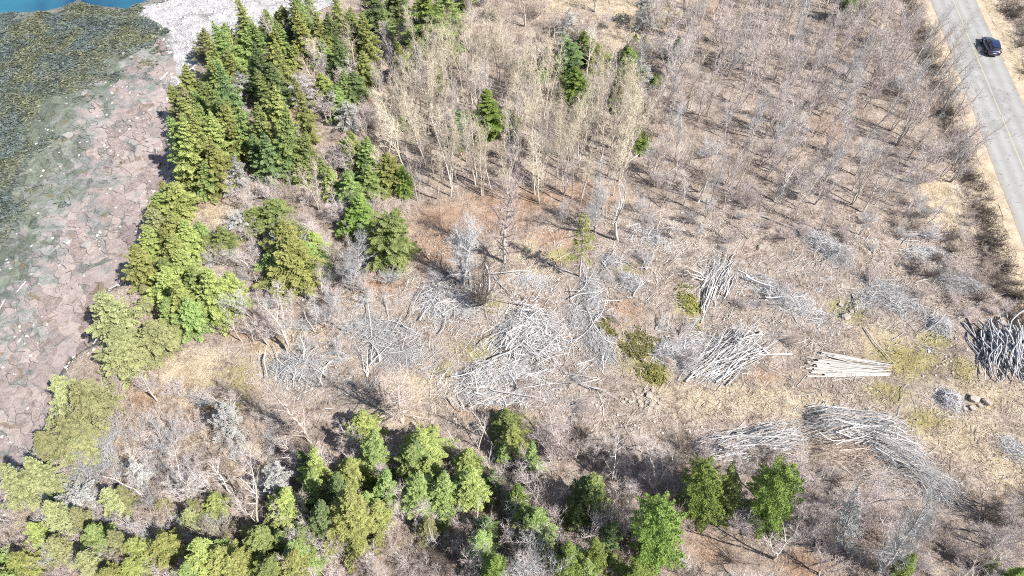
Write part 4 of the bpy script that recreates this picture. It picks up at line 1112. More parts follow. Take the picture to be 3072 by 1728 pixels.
# bottom-left hollow
stand([(400, 1130), (900, 1230), (980, 1420), (860, 1700), (520, 1640), (330, 1420), (350, 1180)], 44,
      [('bush_b', 'brown_shrub', 'brown twigged shrub', .35), ('bush_p', 'purple_shrub', 'purple twigged shrub', .25), ('bush_g', 'grey_shrub', 'silver grey shrub', .15), ('birch', 'birch_tree', 'white barked leafless birch', .15), ('bush_k', 'pink_shrub', 'pinkish twigged shrub', .1)],
      (3.4, 6), (1.8, 3.2), 1.3, 26, 'in the hollow behind the shore corner', 'hollow behind the shore corner')
stand([(60, 1480), (330, 1180), (480, 1300), (640, 1500), (560, 1760), (-40, 1760)], 52,
      [('bush_g', 'grey_shrub', 'silver grey shrub', .5), ('bush_k', 'pink_shrub', 'pinkish twigged shrub', .25), ('bush_b', 'brown_shrub', 'brown twigged shrub', .25)],
      (4.6, 7.5), (1.8, 3.0), 1.2, 31, 'between evergreens of the shore corner', 'shrubs in the shore corner')
stand([(620, 790), (900, 740), (1080, 830), (1150, 960), (1000, 1060), (760, 1040)], 34,
      [('bush_g', 'grey_shrub', 'silver grey shrub', .35), ('bush_k', 'pink_shrub', 'pinkish twigged shrub', .30), ('sapling_grey', 'bare_sapling', 'silver grey leafless sapling', .2), ('birch', 'birch_tree', 'white barked leafless birch', .15)],
      (3.2, 5.6), (1.6, 2.8), 1.3, 32, 'at the shoreward edge of the clearing', 'growth at the edge of clearing')
# scrub along the bottom
stand([(900, 1350), (1500, 1300), (2100, 1330), (2420, 1400), (2750, 1560), (3120, 1500), (3150, 1790), (900, 1790)], 190,
      [('bush_b', 'brown_shrub', 'brown twigged shrub', .33), ('bush_p', 'purple_shrub', 'purple twigged shrub', .27), ('sapling', 'bare_sapling', 'purple twigged leafless sapling', .12), ('birch', 'birch_tree', 'white barked leafless birch', .13), ('bush_d', 'dark_shrub', 'dark twigged shrub', .09), ('snag', 'birch_tree', 'dead white birch', .06)],
      (3.4, 6.2), (1.8, 3.0), 1.0, 27, 'in the brown scrub below the brush piles', 'brown scrub below the piles')
# thin growth by the ditch
stand([(2680, 660), (2930, 640), (3040, 950), (2930, 980), (2750, 900)], 26,
      [('bush_b', 'brown_shrub', 'brown twigged shrub', .5), ('bush_p', 'purple_shrub', 'purple twigged shrub', .3), ('bush_d', 'dark_shrub', 'dark twigged shrub', .2)],
      (2.2, 3.6), (1.3, 2.2), 1.3, 28, 'on cleared ground by the road ditch', 'shrubs by the ditch')
stand([(2985, -60), (3200, -60), (3200, 260), (3090, 330)], 24,
      [('bush_d', 'dark_shrub', 'dark twigged shrub', .6), ('bush_b', 'brown_shrub', 'brown twigged shrub', .4)], (2.0, 3.4), (1.5, 2.6), 1.2, 29, 'across the road from the thicket', 'shrubs across the road')
r_ = np.random.default_rng(55)
for i in range(48):
    t = r_.uniform(-42, 48); q = RD0 + RT * t + RN * (-RW / 2 - r_.normal(3.3, .7)); hh = r_.uniform(.9, 1.7)
    if in_view(q[0], q[1], 40): plant('bush_d', 'ditch_shrub', q[0], q[1], hh, r_.uniform(1.2, 2.2), ('taller' if hh > 1.3 else 'low') + ' dark twigged shrub in the scrub band along the road ditch', 'shrub', 'ditch shrubs, ' + ('taller' if hh > 1.3 else 'low'))
print('trees', NTREE[0])

# ------------------------------------------------------------------ uncountable ground cover
CLEAR_PX = [(930, 880), (1150, 770), (1500, 720), (1900, 670), (2300, 680), (2700, 670), (2960, 720), (3072, 900), (3150, 1480), (2900, 1420), (2500, 1250), (1900, 1290), (1250, 1290), (1100, 1200), (760, 1120), (700, 1000)]
CLEAR = [tuple(G(*p)) for p in CLEAR_PX]
def cover(name, n, box, seed, dens, hr, rad, mat, label, cat, upright=1.0, spread=.5, flat=False, keep_view=90):
    x, y, r = scatter(n, box, seed)
    ok = in_view(x, y, keep_view)
    x, y = x[ok], y[ok]
    d = coast_d(x, y); s = np.abs(road_s(x, y)); c = sdist(x, y, CLEAR)
    p = dens(x, y, d, s, c)
    ok = r.random(len(x)) < p
    x, y = x[ok], y[ok]; m = len(x)
    z = terrain(x, y)
    L = r.uniform(*hr, m) * (.7 + .6 * fbm(x * .4, y * .4, seed))
    a = r.uniform(0, 6.28, m)
    if flat: dv = np.stack([np.cos(a), np.sin(a), r.uniform(-.05, .3, m)], 1); z = z + r.uniform(.02, .14, m)
    else: dv = np.stack([np.cos(a) * spread * r.random(m), np.sin(a) * spread * r.random(m), np.full(m, upright)], 1); z = z - .03
    dv /= np.linalg.norm(dv, axis=1, keepdims=True)
    p0 = np.stack([x, y, z], 1)
    mb = MB(); mb.spikes(p0, p0 + dv * L[:, None], rad * r.uniform(.6, 1.5, m), 0, r.random(m))
    if not flat:        # side twigs
        f = r.uniform(.3, .8, m)[:, None]; q = p0 + dv * L[:, None] * f
        dv2 = dv + r.normal(0, .45, (m, 3)); dv2 /= np.linalg.norm(dv2, axis=1, keepdims=True)
        mb.spikes(q, q + dv2 * (L * .55)[:, None], rad * .7, 0, r.random(m))
    tag(link(name, mb.mesh(name, [M[mat]])), label, cat, kind='stuff')
    print(name, m)
BOX = (-75, 90, 12, 108)
wood = lambda x, y, d, s, c: np.where((d > .5) & (s > RW / 2 + 1.8), sstep(1.5, -2.5, c) * (.25 + 1.1 * sstep(.4, .6, fbm(x * .35, y * .35, 61))) * (1 - .75 * np.clip(blob_mask(x, y, STRAW), 0, 1)), 0)
cover('undergrowth', 70000, BOX, 61, wood, (.4, 1.3), .011, 'twig_purple', 'purple brown leafless undergrowth beneath the bare trees', 'undergrowth', spread=.8)
cover('dead_bracken', 48000, BOX, 62, lambda x, y, d, s, c: wood(x, y, d, s, c) * .8, (.3, .9), .013, 'twig_brown', 'brown dead stems and bracken under the trees', 'undergrowth', spread=1.2)
cover('pale_stems', 75000, BOX, 66, lambda x, y, d, s, c: wood(x, y, d, s, c) * .6, (.4, 1.4), .010, 'twig_cream', 'pale dry stems standing among the undergrowth', 'undergrowth', spread=.9)
cover('dry_grass', 200000, BOX, 63, lambda x, y, d, s, c: np.where((d > -.6) & (s > RW / 2 + .9), np.clip(.10 + 1.2 * blob_mask(x, y, STRAW) + .9 * np.exp(-(d / 1.5) ** 2) + .8 * sstep(7, 4.5, s), 0, 1), 0), (.2, .5), .016, 'straw', 'straw coloured dry grass in the openings and along the bank', 'grass', spread=1.5)
cover('cut_twig_litter', 190000, BOX, 64, lambda x, y, d, s, c: np.where((d > .5) & (s > RW / 2 + 2), sstep(-3, 2, c) * (.12 + .8 * sstep(.42, .60, fbm(x * .3, y * .3, 64))), .0), (.25, 1.7), .019, 'litter', 'pale cut twigs and chips strewn over the clearing', 'twigs', flat=True)
SLASH = [(1250, 980, 230, 90), (1580, 1000, 230, 150), (1420, 900, 160, 70), (1780, 900, 90, 130), (950, 1130, 160, 80), (1200, 1080, 150, 70), (1900, 800, 170, 80), (2150, 860, 110, 100), (2200, 1040, 190, 90), (2450, 890, 150, 80), (2680, 900, 160, 80), (2480, 760, 120, 60), (1560, 1180, 240, 60), (2000, 1060, 100, 60), (1950, 700, 120, 60)]
cover('slash', 150000, BOX, 91, lambda x, y, d, s, c: np.where((d > 1) & (s > RW / 2 + 3), 1.0 * blob_mask(x, y, SLASH) * (.15 + 1.3 * sstep(.42, .6, fbm(x * .5, y * .5, 92))), 0), (.5, 2.2), .020, 'twig_grey', 'silver grey slash scattered between the brush heaps', 'branches', flat=True)
cover('dark_twig_litter', 150000, BOX, 67, lambda x, y, d, s, c: np.where((d > .5) & (s > RW / 2 + 2), sstep(-6, 1, c) * (.10 + .5 * sstep(.42, .62, fbm(x * .4, y * .4, 68))), .06), (.2, .9), .016, 'twig_dark', 'dark brown twigs strewn over the clearing', 'twigs', flat=True)
def scrub_d(x, y, d, s, c):
    q = road_s(x, y)
    return np.where((q < -RW / 2 - 1.5) & (q > -RW / 2 - 6.5), 1.0 * np.exp(-((q + RW / 2 + 3.4) / 1.3) ** 2) * (.15 + 1.2 * sstep(.36, .56, fbm(x * .6, y * .6, 93))), 0) + .5 * np.where((q > RW / 2 + 2.5) & (q < RW / 2 + 12), sstep(.45, .65, fbm(x * .35, y * .35, 94)), 0)
cover('ditch_scrub', 260000, (30, 100, 30, 108), 65, scrub_d, (.35, 1.0), .026, 'twig_dark', 'dark brown low scrub growing along the road ditch', 'scrub', spread=1.3)
cover('moss_tufts', 160000, BOX, 69, lambda x, y, d, s, c: np.where(d > 1, sstep(.25, .8, blob_mask(x, y, MOSS) * (.5 + fbm(x * .8, y * .8, 33))), 0), (.08, .24), .05, 'f_m', 'yellow green moss and low ground cover in the clearing', 'moss', spread=1.8)
x, y, r = scatter(26000, BOX, 70)
keep = in_view(x, y) & (sdist(x, y, CLEAR) > -2) & (coast_d(x, y) > 2) & (np.abs(road_s(x, y)) > 6) & (r.random(len(x)) < .12 + .7 * (fbm(x * .25, y * .25, 5) > .52))
pebbles('field_stones', x[keep], y[keep], .05 + .13 * r.random(keep.sum()) ** 2, M['pebble'], 'small pale stones and chips over the cleared ground', 'stones', 3)

# tree tops felled and left lying in the clearing
r_ = np.random.default_rng(58)
for i in range(64):
    bx = SLASH[int(r_.integers(len(SLASH)))]; q = G(bx[0] + r_.normal(0, .6) * bx[2], bx[1] + r_.normal(0, .6) * bx[3])
    if sdist(np.array([q[0]]), np.array([q[1]]), CLEAR)[0] < 0: continue
    kd, ad = [('bush_g', 'silver grey'), ('bush_k', 'pinkish grey'), ('snag', 'white barked'), ('sapling_grey', 'slim silver grey'), ('bush_b', 'brown twigged')][int(r_.choice(5, p=[.3, .2, .2, .18, .12]))]
    a = r_.uniform(0, 6.28); hh = r_.uniform(1.8, 4.2) * (.8 if 'bush' in kd else 1); ln = r_.uniform(2.2, 5)
    sw = ('long ' if hh > 3 else 'short ') + ad; pw, gw = place_words(q[0], q[1], 'lying among the slash of the clearing', 'felled tops')
    plant(kd, 'felled_tree_top', q[0], q[1], hh, hh * r_.uniform(.5, .8), sw + ' felled tree top ' + pw, 'felled top', gw + ', felled, ' + sw, (math.cos(a) * ln, math.sin(a) * ln), None, -.10)

# ------------------------------------------------------------------ brush piles
def strands(mb, A, B, width, high, n, ln, spread, rad, r, twigs=4, curve=.10, mi=0, lift=0.0, extra=None):
    """n crooked poles lying along A->B, heaped up in a mound"""
    A = np.asarray(A); B = np.asarray(B)
    ax = B - A; L = np.linalg.norm(ax); ax = ax / L; pr = np.array([-ax[1], ax[0]])
    T0, T1, TR, TN = [], [], [], []
    for i in range(n):
        u = r.normal(.5, .33) if spread > .45 else r.uniform(.08, .92); v = np.clip(r.normal(0, .45), -1.4, 1.4)
        c = A + ax * L * u + pr * v * width / 2
        th = math.atan2(ax[1], ax[0]) + r.normal(0, spread)
        if r.random() < .5: th += math.pi
        if r.random() < .10: th += r.normal(0, .7)
        l = r.uniform(*ln) * (1 - .25 * abs(v))
        dv = np.array([math.cos(th), math.sin(th)]); nv = np.array([-dv[1], dv[0]])
        k = 4; tt = np.linspace(-.5, .5, k)
        xy = c[None] + np.outer(tt * l, dv) + np.outer((r.normal(0, curve * l * .5) * (.25 - tt ** 2) * 4 + r.normal(0, curve * l * .12, k)), nv)
        # height of the mound under the pole
        uu = (xy - A) @ ax / L; vv = (xy - A) @ pr / (width / 2)
        h = 1.45 * high * np.clip(1 - vv ** 2, 0, 1) * np.clip(1.15 - (2 * uu - 1) ** 4, 0, 1)
        z0 = terrain(xy[:, 0], xy[:, 1])
        rr = rad * (r.uniform(.5, 1.2) if r.random() < .86 else r.uniform(1.4, 2.6))
        z = z0 + rr * .7 + h * r.uniform(.1, 1.0) + lift
        pts = np.column_stack([xy, z]); rd = np.linspace(rr, rr * .35, k)
        q = r.random()
        m0 = mi
        if mi == 0 and extra and r.random() < .5: m0 = int(r.choice(extra))
        mb.tube(pts, rd, 3, m0, rnd=q)
        if r.random() < .4:
            i0 = int(r.integers(1, k - 1)); a = th + r.choice([-1, 1]) * r.uniform(.35, .9); fl = l * r.uniform(.2, .45)
            e1 = pts[i0] + np.array([math.cos(a) * fl * .5, math.sin(a) * fl * .5, r.uniform(-.05, .2) * fl]); e2 = e1 + np.array([math.cos(a * 1.05) * fl * .5, math.sin(a * 1.05) * fl * .5, r.uniform(-.15, .15) * fl])
            mb.tube([pts[i0], e1, e2], [rr * .6, rr * .45, rr * .2], 3, m0, rnd=q)
        for t in range(twigs):
            f = r.uniform(.3, 1) * (k - 1); i0 = min(int(f), k - 2); p = pts[i0] + (pts[i0 + 1] - pts[i0]) * (f - i0)
            a = th + r.normal(0, .5); tl = r.uniform(.15, .38) * min(l, 3.0)
            T0.append(p); T1.append(p + np.array([math.cos(a) * tl, math.sin(a) * tl, r.normal(.0, .18) * tl])); TR.append(rr * .38); TN.append(q)
    if T0: mb.blades(np.array(T0), np.array(T1), np.array(TR), mi, np.array(TN), int(r.integers(9999)))
    if extra and spread > .3:
        m = n * 11
        u, v = r.normal(.5, .30, m), r.normal(0, .45, m)
        xy = A[None] + np.outer(u * L, ax) + np.outer(v * width / 2, pr)
        h = 1.4 * high * np.clip(1 - v ** 2, 0, 1) * np.clip(1.1 - (2 * u - 1) ** 4, 0, 1) * r.random(m)
        p = np.column_stack([xy, terrain(xy[:, 0], xy[:, 1]) + h + .02])
        th = math.atan2(ax[1], ax[0]) + r.normal(0, max(spread, .5), m) + math.pi * (r.random(m) < .5)
        l = r.uniform(.25, .85, m)
        mb.blades(p, p + np.stack([np.cos(th) * l, np.sin(th) * l, r.normal(0, .25, m) * l], 1), r.uniform(.008, .016, m), extra[1], r.random(m), 5)
def brush_pile(beds, mats, label, seed, name='brush_pile', group=None):
    r = np.random.default_rng(seed); mb = MB()
    o0 = None
    for b in beds:
        c, x0, y0, x1, y1, w, high, n, ln, spread, rad = b[:11]; mi = b[11] if len(b) > 11 else 0
        A, B = GP(c, x0, y0), GP(c, x1, y1)
        pa, pb = P(c, x0, y0), P(c, x1, y1)
        mid = (A + B) / 2; dep = depth_at(mid[0], mid[1]); wid = 1.35 * w * K / FPX * dep; n = int(n * .95)
        if o0 is None: o0 = mid
        strands(mb, A, B, wid, high, n, ln, spread, rad, r, mi=mi, extra=[len(mats), len(mats) + 1, len(mats) + 2], twigs=5)
    base = np.array([o0[0], o0[1], tz(*o0)])
    mb.v = [v - base for v in mb.v]
    o = link(name, mb.mesh(name, [M[m] for m in list(mats) + ['dead_wood_dark', 'twig_grey', 'twig_brown']]), None, base)
    tag(o, label, 'brush pile', group)
    return o
DW, DD = 'dead_wood', 'dead_wood_dark'
brush_pile([(5, 1250, 950, 1680, 1250, 420, .9, 300, (.8, 2.8), 1.0, .028), (5, 1180, 1230, 1500, 1000, 300, .8, 160, (1.2, 3.6), .5, .034), (5, 900, 1420, 1500, 1380, 260, .9, 300, (.8, 2.6), 1.1, .028), (8, 870, 120, 1450, 100, 150, .5, 110, (.8, 2.8), .9, .03)], [DW], 'largest tangled heap of silver grey branches amid the clearing', 1)
brush_pile([(5, 560, 830, 1050, 850, 300, .6, 330, (.7, 2.6), .9, .024), (5, 700, 700, 800, 950, 200, .7, 80, (1.0, 3.0), .7, .03)], [DW], 'grey branch heap between silver tree and standing dark stems', 2)
brush_pile([(5, 80, 1010, 560, 1200, 330, .5, 360, (.7, 2.4), .9, .022), (5, 250, 1200, 620, 1290, 250, .4, 180, (.7, 2.2), .9, .02)], ['twig_grey'], 'low grey twig heap above the broad forked leafless tree', 3)
brush_pile([(5, 1890, 620, 1890, 1000, 170, .5, 260, (.7, 2.0), .9, .022), (5, 1860, 1000, 2020, 1290, 200, .45, 190, (.7, 2.2), .6, .022), (5, 1740, 850, 1800, 1080, 190, .4, 110, (.7, 1.8), .9, .02)], [DW], 'long ragged line of pale lichen covered tops in mid clearing', 4)
brush_pile([(6, 150, 820, 320, 480, 220, .6, 60, (.8, 2.2), .5, .03)], [DW], 'brush under the white log heap in the clearing', 5)
brush_pile([(6, 60, 1400, 560, 1090, 300, .5, 210, (1.0, 3.2), .35, .026), (6, -60, 1180, 200, 1120, 160, .3, 80, (.8, 2.2), .7, .02)], [DW], 'fan of pale brush beneath the slanting white poles', 6)
brush_pile([(6, 890, 300, 1250, 520, 170, .55, 260, (.7, 2.2), .6, .02)], ['twig_grey', DD], 'blue grey brush heap near the forest edge with fallen trunk', 9)
brush_pile([(6, 480, 640, 1050, 950, 220, .45, 290, (.7, 2.3), .7, .02)], ['twig_grey'], 'grey brush heap strung along a fallen pole', 10)
brush_pile([(6, 1330, 790, 1780, 870, 170, .45, 230, (.6, 2.0), .8, .022), (6, 1400, 700, 1640, 740, 120, .3, 100, (.6, 1.6), .9, .02)], [DW], 'grey stump and root heap with dark hollow beside the mossy boulder', 11)
brush_pile([(6, 1890, 640, 2250, 760, 200, .6, 230, (.8, 2.6), .5, .018), (6, 1900, 850, 2400, 780, 90, .3, 90, (1.2, 3.2), .2, .018, 1)], ['twig_grey', 'twig_brown'], 'brush heap with stems fanning towards the road ditch', 12)
brush_pile([(6, 1650, 350, 2050, 320, 110, .35, 150, (1.0, 3.4), .25, .02)], ['twig_pink'], 'thin tan stems laid together near the road ditch', 13)
brush_pile([(6, 1680, 480, 2000, 470, 150, .3, 140, (.6, 1.8), .9, .02)], ['twig_grey', DD], 'small dark grey brush heap near tan stems', 14)
brush_pile([(6, 1850, 1000, 2020, 1040, 150, .5, 130, (.6, 1.6), 1.2, .025)], [DD], 'small round branch heap near dark log pile', 15)
brush_pile([(9, 120, 540, 860, 400, 230, .9, 420, (2.0, 5.0), .16, .030), (9, 60, 500, 500, 480, 170, .5, 130, (1.2, 3.2), .3, .02, 1)], [DW, 'twig_pink'], 'striped pile of long grey poles behind two bright spruces', 16)
brush_pile([(9, 930, 300, 1690, 370, 260, 1.2, 480, (2.0, 5.0), .22, .026), (9, 1330, 420, 1850, 640, 260, 1.1, 420, (1.8, 4.6), .22, .024), (9, 1600, 600, 2080, 860, 220, .9, 380, (1.6, 4.2), .25, .022),
            (9, 960, 480, 1500, 560, 250, .7, 300, (1.2, 3.6), .3, .018, 1), (9, 1300, 640, 1800, 780, 200, .5, 220, (1.2, 3.2), .35, .018, 1)], [DW, 'twig_brown'], 'longest brush pile, a curved windrow of grey branches', 17)
brush_pile([(9, 1930, 90, 2090, 170, 150, .6, 150, (.6, 1.7), 1.2, .025)], [DD], 'small dark branch heap beside pale boulders', 18)
brush_pile([(4, 2020, 1380, 2480, 1340, 260, .6, 220, (.9, 2.8), .9, .026), (4, 2100, 1250, 2400, 1400, 200, .6, 80, (1.2, 3.4), .6, .034)], [DW], 'grey pole heap behind the straw grass slope', 19)
brush_pile([(5, 2090, 690, 2260, 700, 150, .5, 140, (.5, 1.5), 1.2, .022)], [DW], 'small round silver branch heap near white dead birch', 20)
brush_pile([(5, 1300, 650, 1560, 700, 130, .2, 110, (.5, 1.8), .8, .02)], [DW], 'thin pale branches beyond the tall pale tree foot', 21)
brush_pile([(5, 1980, 480, 2120, 580, 150, .3, 60, (.8, 2.2), .8, .026)], [DW], 'pale crooked limbs beside the slim evergreen', 22)
brush_pile([(5, 2380, 1180, 2576, 1250, 190, .4, 160, (.6, 1.9), 1.0, .022)], [DW], 'pale tangled brush beside olive evergreen boughs', 23)
brush_pile([(9, 2380, 420, 2576, 560, 150, .25, 70, (.6, 2.0), .9, .022)], [DD], 'sparse dark sticks on grass by windrow end', 24)
brush_pile([(5, 2220, 250, 2480, 420, 190, .2, 120, (.6, 2.4), .8, .018)], [DW], 'scattered silver tops beside white dead birch', 25)

# cut evergreen boughs lying green on the ground
def boughs(c, x, y, w, h, n, seed, label):
    r = np.random.default_rng(seed); p = GP(c, x, y); dep = depth_at(*p); rx = w * K / FPX * dep / 2; ry = rx * h / w * 1.2
    m = n * 26; a = np.repeat(r.uniform(0, 6.28, n), 26); q = np.repeat(np.abs(r.normal(0, .62, n)), 26)
    bx, by = p[0] + rx * q * np.cos(a), p[1] + ry * q * np.sin(a)
    th = np.repeat(r.normal(2.2, .45, n), 26); s = r.uniform(-.6, .6, m); sd = r.uniform(-.22, .22, m)
    X, Y = bx + np.cos(th) * s - np.sin(th) * sd, by + np.sin(th) * s + np.cos(th) * sd
    mb = MB(); base = np.array([p[0], p[1], tz(*p)])
    mb.diamonds(np.stack([X, Y, terrain(X, Y) + r.uniform(.03, .34, m)], 1) - base, np.stack([np.cos(th + np.sign(sd) * .6), np.sin(th + np.sign(sd) * .6), r.normal(0, .2, m)], 1),
                np.stack([r.normal(0, .5, m), r.normal(0, .5, m), np.ones(m)], 1), r.uniform(.2, .36, m), r.uniform(.08, .15, m), 0, r.random(m))
    o = link('cut_boughs', mb.mesh('cut_boughs', [M['f_m']]), None, base); tag(o, label, 'boughs')
boughs(5, 2220, 1170, 250, 280, 60, 1, 'olive green cut evergreen boughs beside pale tangled brush')
boughs(5, 2370, 1380, 190, 130, 30, 2, 'smaller olive green cut boughs towards the stone heap')
boughs(6, 50, 850, 120, 200, 35, 3, 'olive cut boughs at the foot of the white log heap')
boughs(5, 1990, 1030, 120, 130, 25, 4, 'thin olive boughs beside long line of pale tops')

# ------------------------------------------------------------------ logs and single fallen poles
lrng = np.random.default_rng(77)
def log(p0, p1, r0, r1, z0, z1, mat, label, group, crook=.03, name='log', cat='log', sides=6, k=6):
    p0 = np.asarray(p0); p1 = np.asarray(p1)
    L = np.linalg.norm(p1 - p0); d = (p1 - p0) / L; nv = np.array([-d[1], d[0]])
    t = np.linspace(0, 1, k)
    w = np.cumsum(lrng.normal(0, crook * L / k * .8, k)); w = w - w[0] - (w[-1] - w[0]) * t + lrng.normal(0, crook * .9) * L * np.sin(math.pi * t) + lrng.normal(0, crook * .35) * L * np.sin(2 * math.pi * t)
    vz = lrng.normal(0, crook * L * .12, k); vz[0] = vz[-1] = 0
    xy = p0[None] + np.outer(t * L, d) + np.outer(w, nv)
    z = terrain(xy[:, 0], xy[:, 1]) + z0 + (z1 - z0) * t + np.abs(vz) + np.linspace(r0, r1, k)
    mid = np.array([xy[:, 0].mean(), xy[:, 1].mean(), z.min() - max(r0, r1)])
    mb = MB(); mb.tube(np.column_stack([xy, z]) - mid, np.linspace(r0, r1, k) * lrng.uniform(.9, 1.1, k), sides, 0, True, 1, lrng.random())
    o = link(name, mb.mesh(name, [M[mat], M['cut_wood']], True), None, mid); tag(o, label, cat, group)
    return o
# straight log stack
for i in range(34):
    f = (i % 20) / 19; lay = i // 20
    y0 = 1225 + 160 * f + lrng.normal(0, 6); y1 = 1295 + 95 * f + lrng.normal(0, 5)
    x0 = 930 + lrng.uniform(-15, 190) * (1 if lay else .8) + (80 if f < .2 else 0); x1 = 1560 + lrng.uniform(-260, 50) * (1 if lrng.random() < .6 else .3)
    log(GP(6, x0, y0), GP(6, x1, y1), lrng.uniform(.065, .115), lrng.uniform(.03, .06), .02 + .17 * lay, .01 + .10 * lay, 'log_bark', 'straight white log in the neat low stack on mossy ground', 'logs of the neat stack', .014)
# dark pile of crooked logs by the ditch
for i in range(78):
    f = lrng.random(); lay = lrng.random() ** 1.2
    xc = 2230 + 400 * f; yc = 1230 + 60 * (f - .5) + lrng.normal(0, 40)
    hl = lrng.uniform(110, 200); tilt = lrng.normal(45, 65)
    hh = 1.5 * lay * math.sin(math.pi * min(.97, max(.03, f * .9 + .05)))
    log(GP(6, xc - tilt, yc - hl), GP(6, xc + tilt, yc + hl), lrng.uniform(.055, .10), lrng.uniform(.03, .065), hh, hh * .85, 'dead_wood_dark', 'crooked blue grey log in the big heap near the ditch', 'logs of the big crooked heap', .085, k=9)
# slanting white poles
for i in range(46):
    f = lrng.random(); a = lrng.random()
    x0 = 0 + 330 * f + lrng.normal(0, 15); y0 = 1290 + 150 * (.4 + .6 * f) + lrng.normal(0, 15)
    x1 = x0 + lrng.uniform(200, 440); y1 = y0 - lrng.uniform(120, 330)
    log(GP(6, x0, y0), GP(6, x1, y1), lrng.uniform(.03, .07), lrng.uniform(.015, .035), .25 * a, .1 + .9 * a, 'dead_wood', 'slanting white pole in the fan shaped heap', 'poles of the fan shaped heap', .06, 'pole', 'pole', 5, 8)
for (x0, y0, x1, y1) in ((820, 1235, 560, 1250), (560, 1250, 400, 1290), (20, 1440, 420, 1050), (250, 1440, 480, 1230), (600, 1080, 380, 1130), (640, 1230, 520, 1150)):
    log(GP(6, x0, y0), GP(6, x1, y1), .10, .05, .1, .5, 'dead_wood', 'slanting white pole in the fan shaped heap', 'poles of the fan shaped heap', .03, 'pole', 'pole')
# white log heap in the upper clearing
for i in range(28):
    xc = lrng.uniform(130, 400); yc = 800 - (xc - 130) * .75 + lrng.normal(0, 60)
    hx = lrng.uniform(20, 60); hy = lrng.uniform(60, 120)
    a = lrng.random()
    log(GP(6, xc - hx, yc + hy), GP(6, xc + hx, yc - hy), lrng.uniform(.04, .085), lrng.uniform(.02, .05), .3 * a, .9 * a, 'dead_wood', 'short white log in the ragged heap below the bare trees', 'logs of the ragged heap', .06)
